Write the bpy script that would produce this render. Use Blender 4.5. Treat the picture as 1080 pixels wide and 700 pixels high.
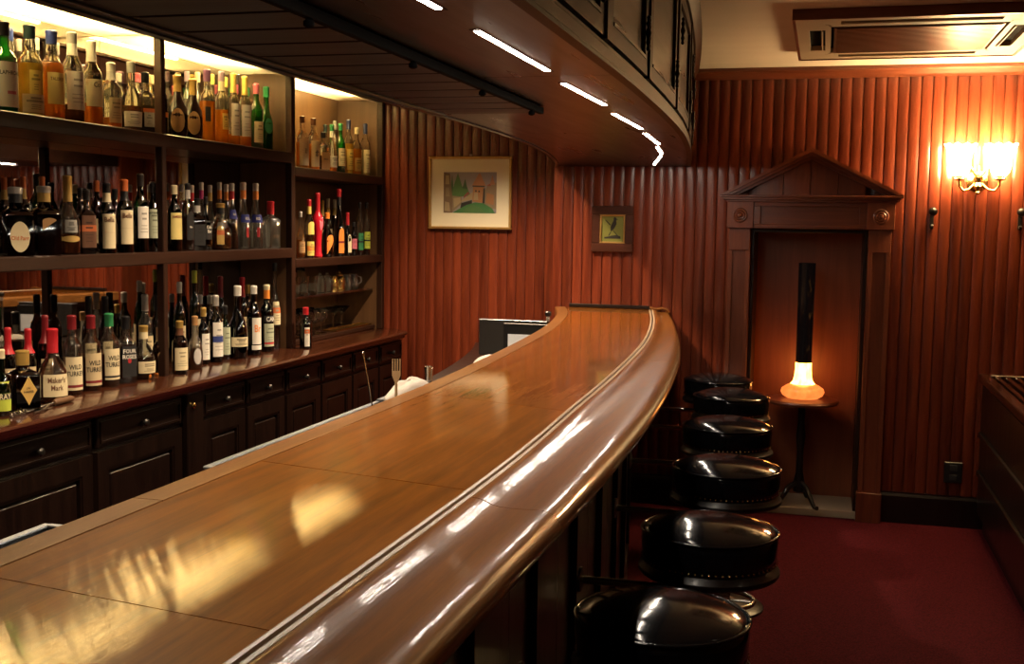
import bpy, math, random
import numpy as np
from mathutils import Vector, Matrix
random.seed(7)
for o in list(bpy.data.objects): bpy.data.objects.remove(o, do_unlink=True)
SC = bpy.context.scene
C = SC.collection
PI = math.pi

# ------------------------------------------------------------------ camera
FPX, ROLL, EYE, PITCH, YAW = 1200.0, .015, 1.55, math.radians(5.3055), math.radians(15.2412)
def _axes():
    cy, sy, cp, sp = math.cos(YAW), math.sin(YAW), math.cos(PITCH), math.sin(PITCH)
    r0 = Vector((cy, sy, 0)); f = Vector((-sy*cp, cy*cp, -sp)); u0 = r0.cross(f)
    c, s = math.cos(ROLL), math.sin(ROLL)
    return r0*c + u0*s, u0*c - r0*s, f
AR, AU, AF = _axes()
cd = bpy.data.cameras.new('camera'); cam = bpy.data.objects.new('camera', cd); C.objects.link(cam)
cd.sensor_fit = 'HORIZONTAL'; cd.sensor_width = 36; cd.lens = 36*FPX/1080; cd.clip_start = .02; cd.clip_end = 60
cam.matrix_world = Matrix(((AR.x, AU.x, -AF.x, 0), (AR.y, AU.y, -AF.y, 0), (AR.z, AU.z, -AF.z, EYE), (0, 0, 0, 1)))
SC.camera = cam
def ray(x, y): return AR*(x-540) - AU*(y-350) + AF*FPX
def onX(x, y, c): d = ray(x, y); t = c/d.x; return Vector((c, d.y*t, EYE+d.z*t))
def onY(x, y, c): d = ray(x, y); t = c/d.y; return Vector((d.x*t, c, EYE+d.z*t))
def onZ(x, y, h): d = ray(x, y); t = (h-EYE)/d.z; return Vector((d.x*t, d.y*t, h))
def fdepth(p): return (Vector(p)-Vector((0, 0, EYE))).dot(AF)

# ------------------------------------------------------------------ world, view
w = bpy.data.worlds.new('world'); SC.world = w; w.use_nodes = True
w.node_tree.nodes['Background'].inputs[0].default_value = (.9, .8, .7, 1)
w.node_tree.nodes['Background'].inputs[1].default_value = .002
vs = SC.view_settings
vs.view_transform = 'Standard'; vs.look = 'None'; vs.gamma = 1; vs.use_curve_mapping = False
vs.exposure = 0.0
E_LED, E_SCONCE, E_TUBE, E_VASE, W_DOWN, W_FILL = 125, 155, 215, 14, 170, 1.5

# ------------------------------------------------------------------ materials
def newmat(name):
    m = bpy.data.materials.new(name); m.use_nodes = True
    nt = m.node_tree; b = nt.nodes['Principled BSDF']
    return m, nt, b
def N(nt, t, **kw):
    n = nt.nodes.new(t)
    for k, v in kw.items(): setattr(n, k, v)
    return n
def plain(name, col, rough=.5, metal=0, coat=0, emit=None, spec=.5):
    m, nt, b = newmat(name)
    b.inputs['Base Color'].default_value = (*col, 1); b.inputs['Roughness'].default_value = rough
    b.inputs['Metallic'].default_value = metal; b.inputs['Coat Weight'].default_value = coat
    b.inputs['Coat Roughness'].default_value = .08; b.inputs['Specular IOR Level'].default_value = spec
    if emit:
        b.inputs['Emission Color'].default_value = (*emit[0], 1); b.inputs['Emission Strength'].default_value = emit[1]
    return m
def wood(name, c1, c2, rough=.3, coat=.3, axis=2, scale=1.0, bump=.15, rand=.25, stretch=18, spec=.5, bscale=1.0, rv=.08, crough=.1, cior=1.5):
    m, nt, b = newmat(name)
    tc = N(nt, 'ShaderNodeTexCoord'); mp = N(nt, 'ShaderNodeMapping')
    sc = [stretch*scale]*3; sc[axis] = 1.2*scale
    mp.inputs['Scale'].default_value = sc
    oi = N(nt, 'ShaderNodeObjectInfo'); off = N(nt, 'ShaderNodeVectorMath', operation='SCALE')
    cmb = N(nt, 'ShaderNodeCombineXYZ')
    for i in range(3): nt.links.new(oi.outputs['Random'], cmb.inputs[i])
    nt.links.new(cmb.outputs[0], off.inputs[0]); off.inputs['Scale'].default_value = 37
    add = N(nt, 'ShaderNodeVectorMath', operation='ADD')
    nt.links.new(tc.outputs['Object'], mp.inputs[0]); nt.links.new(mp.outputs[0], add.inputs[0]); nt.links.new(off.outputs[0], add.inputs[1])
    n1 = N(nt, 'ShaderNodeTexNoise'); n1.inputs['Scale'].default_value = 1.6; n1.inputs['Detail'].default_value = 6; n1.inputs['Distortion'].default_value = .6
    n2 = N(nt, 'ShaderNodeTexNoise'); n2.inputs['Scale'].default_value = 9*bscale; n2.inputs['Detail'].default_value = 3
    nt.links.new(add.outputs[0], n1.inputs[0]); nt.links.new(add.outputs[0], n2.inputs[0])
    mx = N(nt, 'ShaderNodeMath', operation='MULTIPLY_ADD'); mx.inputs[1].default_value = .35
    nt.links.new(n2.outputs[0], mx.inputs[0]); nt.links.new(n1.outputs[0], mx.inputs[2])
    cr = N(nt, 'ShaderNodeValToRGB'); cr.color_ramp.elements[0].position = .42; cr.color_ramp.elements[1].position = .86
    cr.color_ramp.elements[0].color = (*c1, 1); cr.color_ramp.elements[1].color = (*c2, 1)
    nt.links.new(mx.outputs[0], cr.inputs[0])
    hs = N(nt, 'ShaderNodeHueSaturation'); nt.links.new(cr.outputs[0], hs.inputs['Color'])
    mr = N(nt, 'ShaderNodeMapRange'); mr.inputs['To Min'].default_value = 1-rand; mr.inputs['To Max'].default_value = 1+rand
    nt.links.new(oi.outputs['Random'], mr.inputs[0]); nt.links.new(mr.outputs[0], hs.inputs['Value'])
    nt.links.new(hs.outputs[0], b.inputs['Base Color'])
    rr = N(nt, 'ShaderNodeMapRange'); rr.inputs['To Min'].default_value = rough-rv; rr.inputs['To Max'].default_value = rough+rv
    nt.links.new(n1.outputs[0], rr.inputs[0]); nt.links.new(rr.outputs[0], b.inputs['Roughness'])
    b.inputs['Coat Weight'].default_value = coat; b.inputs['Coat Roughness'].default_value = crough; b.inputs['Coat IOR'].default_value = cior
    b.inputs['Specular IOR Level'].default_value = spec
    if bump:
        bp = N(nt, 'ShaderNodeBump'); bp.inputs['Strength'].default_value = bump; bp.inputs['Distance'].default_value = .004
        nt.links.new(n2.outputs[0], bp.inputs['Height']); nt.links.new(bp.outputs[0], b.inputs['Normal'])
        nt.links.new(bp.outputs[0], b.inputs['Coat Normal'])
    return m
M = {}
M['board'] = wood('mahogany_board', (.075, .0125, .0055), (.175, .033, .0115), .31, .25, 2, 1, .10, .20)
M['mahog'] = wood('mahogany_trim', (.10, .022, .009), (.19, .049, .018), .35, .25, 2, 1, .12, .1)
M['niche'] = wood('niche_panel_wood', (.22, .055, .020), (.32, .085, .030), .42, .05, 2, .6, .05, .1)
M['birdf'] = wood('dark_red_frame_wood', (.032, .009, .005), (.062, .018, .009), .35, .1, 0, 1, .1, .1)
M['mahogx'] = wood('mahogany_trim_x', (.10, .022, .009), (.19, .049, .018), .35, .25, 0, 1, .12, .1)
M['shelf'] = wood('dark_shelf_wood', (.017, .007, .004), (.034, .014, .008), .38, .05, 1, 1, .1, .1, spec=.25)
M['shelfz'] = wood('dark_post_wood', (.017, .007, .004), (.034, .014, .008), .38, .05, 2, 1, .1, .1, spec=.25)
M['bay'] = wood('bay_lining_wood', (.085, .042, .018), (.14, .072, .032), .4, .1, 2, .6, .05, .1)
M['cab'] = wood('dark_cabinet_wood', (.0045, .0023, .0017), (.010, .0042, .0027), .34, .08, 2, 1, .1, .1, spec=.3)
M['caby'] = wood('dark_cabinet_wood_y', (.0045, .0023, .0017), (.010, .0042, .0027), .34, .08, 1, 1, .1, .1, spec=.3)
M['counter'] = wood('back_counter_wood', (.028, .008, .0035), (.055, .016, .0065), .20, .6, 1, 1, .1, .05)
M['bartop'] = wood('bar_top_oak', (.155, .048, .0045), (.345, .120, .0105), .35, 1.0, 1, 1.2, .026, .06, 22, spec=.2, bscale=1.4, rv=.05, crough=.028, cior=1.75)
M['barrail'] = wood('bar_rail_oak', (.14, .047, .007), (.27, .098, .014), .38, .6, 1, 1.2, .09, .06, 26, spec=.2, crough=.045)
M['barback'] = wood('bar_back_strip_oak', (.17, .070, .018), (.31, .145, .044), .35, .6, 1, 1.2, .05, .06, 22, spec=.3, crough=.06)
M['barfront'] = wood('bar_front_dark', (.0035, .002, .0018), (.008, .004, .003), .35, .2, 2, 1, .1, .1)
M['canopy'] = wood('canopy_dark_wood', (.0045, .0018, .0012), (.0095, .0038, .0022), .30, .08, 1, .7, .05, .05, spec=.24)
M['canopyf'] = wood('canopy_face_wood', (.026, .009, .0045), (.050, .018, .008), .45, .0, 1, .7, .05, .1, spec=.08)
M['rack'] = wood('glass_rack_wood', (.008, .004, .003), (.015, .008, .005), .40, .0, 0, .7, .08, .10, spec=.2)
M['line'] = plain('pale_bead', (.62, .48, .34), .3, 0, .3)
M['groove'] = plain('groove_dark', (.03, .014, .006), .5)
M['leather'] = plain('black_leather', (.005, .005, .006), .11, 0, .0, spec=.38)
M['chrome'] = plain('dull_chrome', (.42, .38, .33), .25, 1)
M['steel'] = plain('brushed_steel', (.30, .33, .38), .4, 1)
M['brass'] = plain('antique_brass', (.62, .44, .16), .25, 1)
M['fork'] = plain('pale_gilt_metal', (.85, .72, .45), .3, .7)
M['gold'] = plain('gold_frame', (.48, .30, .10), .35, .6)
M['iron'] = plain('black_iron', (.012, .011, .010), .35, .3)
M['blackp'] = plain('black_plastic', (.012, .012, .013), .4)
M['greyp'] = plain('dark_grey_plastic', (.035, .033, .033), .45)
M['white'] = plain('white_paper', (.78, .76, .70), .7)
M['mat'] = plain('picture_mat', (.72, .68, .52), .8)
M['cloth'] = plain('white_cloth', (.50, .48, .46), .9)
M['cream'] = plain('cream_ac_plastic', (.36, .27, .18), .5)
M['dark'] = plain('dark_void', (.003, .0025, .0025), .9, spec=.05)
M['stone'] = plain('hearth_stone', (.42, .33, .22), .5)
M['led'] = plain('led_strip', (1, 1, 1), .5, emit=((1, .86, .70), E_LED))
M['tube'] = plain('fluorescent_tube', (1, 1, 1), .5, emit=((1, .87, .58), E_TUBE))
M['shade'] = plain('sconce_glass', (1, .95, .8), .4, emit=((1, .68, .31), E_SCONCE))
M['downl'] = plain('downlight_lens', (1, 1, 1), .4, emit=((1, .75, .5), 6))
M['mirror'] = plain('aged_mirror', (.50, .46, .42), .02, 1)
def diffuser():
    m, nt, b = newmat('ribbed_acrylic'); nt.nodes.remove(b)
    o = nt.nodes['Material Output']; tl = N(nt, 'ShaderNodeBsdfTranslucent'); tl.inputs[0].default_value = (.62, .50, .31, 1)
    tp = N(nt, 'ShaderNodeBsdfTransparent'); tp.inputs[0].default_value = (.9, .82, .62, 1); mx = N(nt, 'ShaderNodeMixShader'); mx.inputs[0].default_value = .58
    nt.links.new(tl.outputs[0], mx.inputs[1]); nt.links.new(tp.outputs[0], mx.inputs[2]); nt.links.new(mx.outputs[0], o.inputs[0])
    return m
M['diff'] = diffuser()
def carpet():
    m, nt, b = newmat('red_carpet')
    tc = N(nt, 'ShaderNodeTexCoord')
    v = N(nt, 'ShaderNodeTexVoronoi'); v.inputs['Scale'].default_value = 160
    n = N(nt, 'ShaderNodeTexNoise'); n.inputs['Scale'].default_value = 3
    nt.links.new(tc.outputs['Object'], v.inputs[0]); nt.links.new(tc.outputs['Object'], n.inputs[0])
    cr = N(nt, 'ShaderNodeValToRGB')
    cr.color_ramp.elements[0].color = (.095, .0075, .012, 1); cr.color_ramp.elements[1].color = (.042, .0032, .006, 1)
    cr.color_ramp.elements[0].position = .1; cr.color_ramp.elements[1].position = .75
    nt.links.new(v.outputs['Distance'], cr.inputs[0]); nt.links.new(cr.outputs[0], b.inputs['Base Color'])
    b.inputs['Roughness'].default_value = .95; b.inputs['Specular IOR Level'].default_value = .1
    bp = N(nt, 'ShaderNodeBump'); bp.inputs['Strength'].default_value = .6; bp.inputs['Distance'].default_value = .004
    nt.links.new(v.outputs['Distance'], bp.inputs['Height']); nt.links.new(bp.outputs[0], b.inputs['Normal'])
    return m
M['carpet'] = carpet()
def plaster():
    m, nt, b = newmat('cream_ceiling')
    tc = N(nt, 'ShaderNodeTexCoord'); n = N(nt, 'ShaderNodeTexNoise'); n.inputs['Scale'].default_value = 2.5; n.inputs['Detail'].default_value = 5
    mp = N(nt, 'ShaderNodeMapping'); mp.inputs['Scale'].default_value = (.5, 2.2, 1)
    nt.links.new(tc.outputs['Object'], mp.inputs[0]); nt.links.new(mp.outputs[0], n.inputs[0])
    cr = N(nt, 'ShaderNodeValToRGB'); cr.color_ramp.elements[0].color = (.68, .58, .46, 1); cr.color_ramp.elements[1].color = (.86, .76, .63, 1)
    nt.links.new(n.outputs[0], cr.inputs[0]); nt.links.new(cr.outputs[0], b.inputs['Base Color']); b.inputs['Roughness'].default_value = .7
    return m
M['ceil'] = plaster()
def vase_mat(name, stops, strength):
    """lit art glass: its own mottled glass colour, glowing from the bulb inside"""
    m, nt, b = newmat(name)
    tc = N(nt, 'ShaderNodeTexCoord'); n = N(nt, 'ShaderNodeTexNoise'); n.inputs['Scale'].default_value = 34; n.inputs['Detail'].default_value = 4
    mp = N(nt, 'ShaderNodeMapping'); mp.inputs['Scale'].default_value = (1, 1, .35)
    nt.links.new(tc.outputs['Object'], mp.inputs[0]); nt.links.new(mp.outputs[0], n.inputs[0])
    cr = N(nt, 'ShaderNodeValToRGB'); el = cr.color_ramp.elements
    el[0].position, el[0].color = stops[0][0], (*stops[0][1], 1); el[1].position, el[1].color = stops[1][0], (*stops[1][1], 1)
    nt.links.new(n.outputs[0], cr.inputs[0]); nt.links.new(cr.outputs[0], b.inputs['Base Color'])
    nt.links.new(cr.outputs[0], b.inputs['Emission Color']); b.inputs['Emission Strength'].default_value = strength
    b.inputs['Roughness'].default_value = .2
    return m
M['vase_bowl'] = vase_mat('lit_orange_glass', ((.35, (.70, .16, .028)), (.65, (.85, .22, .045))), 1.5)
M['vase_neck'] = vase_mat('lit_yellow_glass', ((.35, (1, .26, .03)), (.6, (1, .40, .08))), E_VASE)
M['vase_dark'] = vase_mat('dark_cameo_glass', ((.58, (.006, .004, .004)), (.80, (.10, .045, .012))), .25)
def glass(name, tint, diff=0., dcol=None, gloss=(1, 1, 1), fk_=1.9):
    m = bpy.data.materials.new(name); m.use_nodes = True; nt = m.node_tree; nt.nodes.clear()
    o = N(nt, 'ShaderNodeOutputMaterial'); t = N(nt, 'ShaderNodeBsdfTransparent'); t.inputs[0].default_value = (*tint, 1)
    g = N(nt, 'ShaderNodeBsdfGlossy'); g.inputs['Roughness'].default_value = .06; g.inputs[0].default_value = (*gloss, 1)
    f = N(nt, 'ShaderNodeFresnel'); f.inputs[0].default_value = 1.5
    fm = N(nt, 'ShaderNodeMath', operation='MULTIPLY_ADD'); fm.inputs[1].default_value = fk_; fm.inputs[2].default_value = .02*fk_; fm.use_clamp = True
    nt.links.new(f.outputs[0], fm.inputs[0])
    mx = N(nt, 'ShaderNodeMixShader'); nt.links.new(fm.outputs[0], mx.inputs[0])
    base = t.outputs[0]
    if diff:
        d = N(nt, 'ShaderNodeBsdfTranslucent'); d.inputs[0].default_value = (*(dcol or tint), 1)
        m2 = N(nt, 'ShaderNodeMixShader'); m2.inputs[0].default_value = diff
        nt.links.new(t.outputs[0], m2.inputs[1]); nt.links.new(d.outputs[0], m2.inputs[2]); base = m2.outputs[0]
    nt.links.new(base, mx.inputs[1]); nt.links.new(g.outputs[0], mx.inputs[2]); nt.links.new(mx.outputs[0], o.inputs[0])
    return m
G = dict(clear=glass('clear_glass', (.93, .95, .92), .05, (.9, .9, .85)), green=glass('green_glass', (.10, .55, .12), .30, (.05, .75, .12)),
         dkgreen=glass('dark_green_glass', (.06, .16, .05), .12, (.04, .18, .04)), brown=glass('brown_glass', (.16, .065, .02), .12, (.14, .05, .015)),
         black=glass('black_glass', (.02, .015, .012), .08, (.03, .02, .015)), red=plain('red_lacquered_glass', (.55, .012, .03), .12, 0, .6),
         blue=glass('blue_glass', (.05, .06, .20), .15, (.03, .04, .2)), frost=glass('textured_glass', (.8, .8, .76), .3, (.8, .8, .75)))
def clear_solid():
    m, nt, b = newmat('thick_clear_glass'); b.inputs['Base Color'].default_value = (.97, .98, .95, 1); b.inputs['Roughness'].default_value = .01
    b.inputs['Transmission Weight'].default_value = 1; b.inputs['IOR'].default_value = 1.42
    return m
G['clearR'] = clear_solid()
def liquid(name, col, tr=.55):
    m, nt, b = newmat(name)
    b.inputs['Base Color'].default_value = (*col, 1); b.inputs['Transmission Weight'].default_value = tr
    b.inputs['IOR'].default_value = 1.33; b.inputs['Roughness'].default_value = .04
    return m
LQ = dict(amber=liquid('amber_liquid', (.90, .33, .03)), gold=liquid('gold_liquid', (.92, .60, .08)), orange=liquid('orange_liquid', (.90, .30, .04)),
          brown=liquid('brown_liquid', (.22, .06, .015)), pale=liquid('pale_liquid', (.90, .78, .40)), water=liquid('clear_liquid', (.9, .92, .9), .95),
          dark=liquid('dark_liquid', (.05, .018, .008), .5), green=liquid('green_bottle_liquid', (.03, .40, .06), .6))
_pc = {}
def pm(col, rough=.45, metal=0):
    k = (tuple(col), rough, metal)
    if k not in _pc: _pc[k] = plain('paint_%02d' % len(_pc), col, rough, metal)
    return _pc[k]
COL = dict(black=(.012, .012, .014), teal=(.012, .03, .034), blue=(.03, .05, .22), grey=(.33, .33, .31), white=(.75, .73, .66), cream=(.70, .62, .40),
           beige=(.58, .47, .28), yellow=(.75, .58, .14), gold=(.55, .36, .10), purple=(.16, .07, .15), lilac=(.35, .25, .32), pink=(.62, .16, .22), green=(.03, .22, .08),
           red=(.50, .02, .03), dkred=(.20, .015, .02), orange=(.80, .26, .04), rust=(.55, .14, .04), silver=(.55, .53, .50), navy=(.03, .04, .11), brown=(.14, .06, .03),
           palegreen=(.45, .50, .36), magenta=(.5, .03, .2), lime=(.45, .55, .06), dkblue=(.02, .03, .22), tan=(.42, .24, .10), palegold=(.70, .60, .22))

# ------------------------------------------------------------------ mesh helpers
def mesh(name, V, F, mats=None, idx=None, smooth=False):
    me = bpy.data.meshes.new(name); me.from_pydata([tuple(v) for v in V], [], F)
    if mats:
        for m in (mats if isinstance(mats, (list, tuple)) else [mats]): me.materials.append(m)
    if idx: me.polygons.foreach_set('material_index', idx)
    if smooth is True: me.polygons.foreach_set('use_smooth', [True]*len(me.polygons))
    elif smooth:
        me.polygons.foreach_set('use_smooth', [True]*len(me.polygons))
        try: me.set_sharp_from_angle(angle=math.radians(smooth))
        except Exception: pass
    me.update(); return me
def link(name, me, parent=None, loc=(0, 0, 0), rot=(0, 0, 0)):
    o = bpy.data.objects.new(name, me); C.objects.link(o); o.location = loc; o.rotation_euler = rot
    if parent: o.parent = parent
    return o
def obj(name, V, F, mat, parent=None, smooth=False, loc=(0, 0, 0), rot=(0, 0, 0)):
    return link(name, mesh(name, V, F, mat, None, smooth), parent, loc, rot)
def tag(o, label, cat, group=None):
    o['label'] = label; o['category'] = cat
    if group: o['group'] = group
    return o
def thing(name, label, cat, loc=(0, 0, 0), rz=0, group=None):
    o = bpy.data.objects.new(name, None); o.empty_display_size = .05; C.objects.link(o); o.location = loc; o.rotation_euler = (0, 0, rz)
    return tag(o, label, cat, group)
def struct(o): o['kind'] = 'structure'; return o
def boxg(x0, x1, y0, y1, z0, z1, bv=0.):
    """box, optionally with chamfered edges"""
    if bv <= 0:
        V = [(x, y, z) for z in (z0, z1) for y in (y0, y1) for x in (x0, x1)]
        F = [(0, 2, 3, 1), (4, 5, 7, 6), (0, 1, 5, 4), (2, 6, 7, 3), (0, 4, 6, 2), (1, 3, 7, 5)]
        return V, F
    b = min(bv, (x1-x0)/2.01, (y1-y0)/2.01, (z1-z0)/2.01)
    V, F, id3 = [], [], {}
    for sx in (0, 1):
        for sy in (0, 1):
            for sz in (0, 1):
                X = (x0, x1)[sx]; Yv = (y0, y1)[sy]; Zv = (z0, z1)[sz]
                dx, dy, dz = (b, -b)[sx], (b, -b)[sy], (b, -b)[sz]
                for a, p in enumerate(((X, Yv+dy, Zv+dz), (X+dx, Yv, Zv+dz), (X+dx, Yv+dy, Zv))):
                    id3[sx, sy, sz, a] = len(V); V.append(p)
    g = lambda *k: id3[k]
    for s in (0, 1):
        q = [g(s, 0, 0, 0), g(s, 1, 0, 0), g(s, 1, 1, 0), g(s, 0, 1, 0)]; F.append(q if s else q[::-1])
        q = [g(0, s, 0, 1), g(1, s, 0, 1), g(1, s, 1, 1), g(0, s, 1, 1)]; F.append(q[::-1] if s else q)
        q = [g(0, 0, s, 2), g(1, 0, s, 2), g(1, 1, s, 2), g(0, 1, s, 2)]; F.append(q if s else q[::-1])
    for s in (0, 1):
        for t in (0, 1):
            F.append([g(s, t, 0, 0), g(s, t, 1, 0), g(s, t, 1, 1), g(s, t, 0, 1)])
            F.append([g(s, 0, t, 0), g(s, 1, t, 0), g(s, 1, t, 2), g(s, 0, t, 2)])
            F.append([g(0, s, t, 1), g(1, s, t, 1), g(1, s, t, 2), g(0, s, t, 2)])
            for u in (0, 1): pass
    for k in [(a, b2, c) for a in (0, 1) for b2 in (0, 1) for c in (0, 1)]: F.append([id3[(*k, 0)], id3[(*k, 1)], id3[(*k, 2)]])
    return V, F
def fixn(me):
    import bmesh
    bm = bmesh.new(); bm.from_mesh(me); bmesh.ops.recalc_face_normals(bm, faces=bm.faces); bm.to_mesh(me); bm.free(); return me
def box(name, x0, x1, y0, y1, z0, z1, mat, parent=None, bv=0.):
    V, F = boxg(x0, x1, y0, y1, z0, z1, bv)
    me = mesh(name, V, F, mat)
    if bv > 0: fixn(me)
    return link(name, me, parent)
def join(parts):
    V, F = [], []
    for v, f in parts:
        n = len(V); V += list(v); F += [tuple(i+n for i in q) for q in f]
    return V, F
def multi(name, parts, mat, parent=None, smooth=False, loc=(0, 0, 0)):
    V, F = join(parts); return link(name, fixn(mesh(name, V, F, mat, None, smooth)), parent, loc)
def latheg(prof, n=20, sq=None, cx=0, cy=0, capb=True, capt=True):
    """prof: list of (z, r); sq: superellipse exponent for square bottles"""
    V, F = [], []
    for z, r in prof:
        for i in range(n):
            a = 2*PI*i/n
            rr = r if not sq else r/((abs(math.cos(a))**sq+abs(math.sin(a))**sq)**(1/sq))
            V.append((cx+rr*math.cos(a), cy+rr*math.sin(a), z))
    for k in range(len(prof)-1):
        for i in range(n):
            j = (i+1) % n; F.append((k*n+i, k*n+j, (k+1)*n+j, (k+1)*n+i))
    if capb: F.append(tuple(range(n-1, -1, -1)))
    if capt: F.append(tuple((len(prof)-1)*n+i for i in range(n)))
    return V, F
def lathe(name, prof, mat, parent=None, n=20, sq=None, loc=(0, 0, 0), smooth=35, capb=True, capt=True, rot=(0, 0, 0)):
    V, F = latheg(prof, n, sq, 0, 0, capb, capt); return obj(name, V, F, mat, parent, smooth, loc, rot)
def tubeg(pts, r, n=8):
    pts = [Vector(p) for p in pts]; V, F = [], []
    up0 = None
    for k, p in enumerate(pts):
        d = (pts[min(k+1, len(pts)-1)]-pts[max(k-1, 0)]).normalized()
        if up0 is None: up0 = Vector((0, 0, 1)) if abs(d.z) < .9 else Vector((1, 0, 0))
        a = d.cross(up0).normalized(); b = a.cross(d).normalized(); up0 = b
        rr = r[k] if isinstance(r, (list, tuple)) else r
        for i in range(n): V.append(p+a*rr*math.cos(2*PI*i/n)+b*rr*math.sin(2*PI*i/n))
    for k in range(len(pts)-1):
        for i in range(n):
            j = (i+1) % n; F.append((k*n+i, k*n+j, (k+1)*n+j, (k+1)*n+i))
    F.append(tuple(range(n-1, -1, -1))); F.append(tuple((len(pts)-1)*n+i for i in range(n)))
    return V, F
def tube(name, pts, r, mat, parent=None, n=8, loc=(0, 0, 0)):
    V, F = tubeg(pts, r, n); return link(name, fixn(mesh(name, V, F, mat, None, 40)), parent, loc)
def interp(pts):
    ys = [p[0] for p in pts]; xs = [p[1] for p in pts]
    d = [0]*len(pts)
    for i in range(len(pts)):
        a, b = max(i-1, 0), min(i+1, len(pts)-1); d[i] = (xs[b]-xs[a])/(ys[b]-ys[a])
    def f(y):
        if y <= ys[0]: return xs[0]
        if y >= ys[-1]: return xs[-1]+(y-ys[-1])*d[-1]
        for i in range(len(ys)-1):
            if y <= ys[i+1]:
                h = ys[i+1]-ys[i]; t = (y-ys[i])/h
                return (2*t**3-3*t*t+1)*xs[i]+(t**3-2*t*t+t)*h*d[i]+(3*t*t-2*t**3)*xs[i+1]+(t**3-t*t)*h*d[i+1]
    return f
def sweepY(prof_at, y0, y1, n, closed=True, caps=True):
    """prof_at(y) -> list of (x,z); swept along Y"""
    V, F = [], []; m = None
    for k in range(n+1):
        y = y0+(y1-y0)*k/n; p = prof_at(y); m = len(p)
        V += [(x, y, z) for x, z in p]
    for k in range(n):
        for i in range(m if closed else m-1):
            j = (i+1) % m; F.append((k*m+i, k*m+j, (k+1)*m+j, (k+1)*m+i))
    if caps and closed: F.append(tuple(range(m-1, -1, -1))); F.append(tuple(n*m+i for i in range(m)))
    return V, F
def sweep(name, prof_at, y0, y1, n, mat, parent=None, smooth=30):
    V, F = sweepY(prof_at, y0, y1, n); return link(name, fixn(mesh(name, V, F, mat, None, smooth)), parent)
def textmesh(s, size):
    cu = bpy.data.curves.new('t', 'FONT'); cu.body = s; cu.size = size; cu.align_x = 'CENTER'; cu.align_y = 'CENTER'; cu.resolution_u = 2; cu.offset = size*.016
    o = bpy.data.objects.new('t', cu); C.objects.link(o)
    bpy.context.view_layer.update()
    me = bpy.data.meshes.new_from_object(o.evaluated_get(bpy.context.evaluated_depsgraph_get()))
    bpy.data.objects.remove(o); bpy.data.curves.remove(cu); return me

# ------------------------------------------------------------------ room shell
L, L2, ZC, XC = 6.33, 6.55, 2.41, -1.49       # far wall, aisle wall, ceiling, wall step
XR, XL, YF = 2.4, -3.0, -1.7
struct(box('floor', XL-.1, XR+.1, YF-.1, 7.0, -.1, 0, M['carpet']))
struct(box('ceiling', XL-.1, XR+.1, YF-.1, 7.0, ZC, ZC+.1, M['ceil']))
struct(box('wall_left', XL-.1, XL, YF, 7.0, 0, ZC, M['mahog']))
struct(box('wall_right', XR, XR+.1, YF, L, 0, ZC, M['mahog']))
struct(box('wall_front', XL, XR, YF-.1, YF, 0, ZC, M['mahog']))
OX0, OX1, OZ1 = -.385, .222, 1.558           # niche opening
wb = multi('wall_back', [boxg(XC, OX0, L, 7.0, 0, ZC), boxg(OX1, XR, L, 7.0, 0, ZC), boxg(OX0, OX1, L, 7.0, OZ1, ZC), boxg(OX0, OX1, 6.68, 7.0, 0, OZ1)], M['mahog']); struct(wb)
wl = box('wall_back_left', XL, XC, L2, 7.0, 0, ZC, M['mahog']); struct(wl)
BW = .0572
def board_mesh(z0, z1):
    pr = [(.0, 0), (.0018, -.0005), (.0036, -.0072), (.012, -.0098), (.024, -.0110), (.036, -.0110), (.046, -.0098), (.0542, -.0072), (.0556, -.0005), (BW, 0)]
    V = [(x, y, z) for z in (z0, z1) for x, y in pr]; n = len(pr)
    F = [(i, i+1, n+i+1, n+i) for i in range(n-1)]
    return mesh('panel_board', V, F, M['board'], None, 50)
b_full = board_mesh(.165, 2.355); b_over = board_mesh(1.56, 2.355)
x = XC; k = 0
while x < XR-BW:
    xm = x+BW/2
    link('panel_board', b_over if -.46 < xm < .30 else b_full, wb, (x, L, 0)); x += BW
x = -2.62
while x < XC-.02:
    link('panel_board', b_full, wl, (x, L2, 0)); x += BW
def trimX(name, x0, x1, y, prof, mat, rz=0):
    """prof: list of (out, z) swept along X, out = distance toward the viewer"""
    V = [(xx, y-o, z) for xx in (x0, x1) for o, z in prof]; n = len(prof)
    F = [(i, (i+1) % n, n+(i+1) % n, n+i) for i in range(n)]+[tuple(range(n)), tuple(range(2*n-1, n-1, -1))]
    return struct(link(name, fixn(mesh(name, V, F, mat))))
trimX('trim_1', XC, XR, L, [(0, 2.352), (.018, 2.352), (.022, 2.365), (.034, 2.385), (.05, 2.392), (.05, ZC), (0, ZC)], M['mahogx'])
trimX('trim_2', XL, XC, L2, [(0, 2.352), (.018, 2.352), (.034, 2.385), (.05, 2.392), (.05, ZC), (0, ZC)], M['mahogx'])
trimX('baseboard_back', .345, XR, L, [(0, 0), (.022, 0), (.022, .145), (.014, .160), (.014, .168), (0, .168)], M['barfront'])
trimX('baseboard_back_left', XC+.02, -.505, L, [(0, 0), (.022, 0), (.022, .145), (.014, .160), (.014, .168), (0, .168)], M['barfront'])

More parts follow.
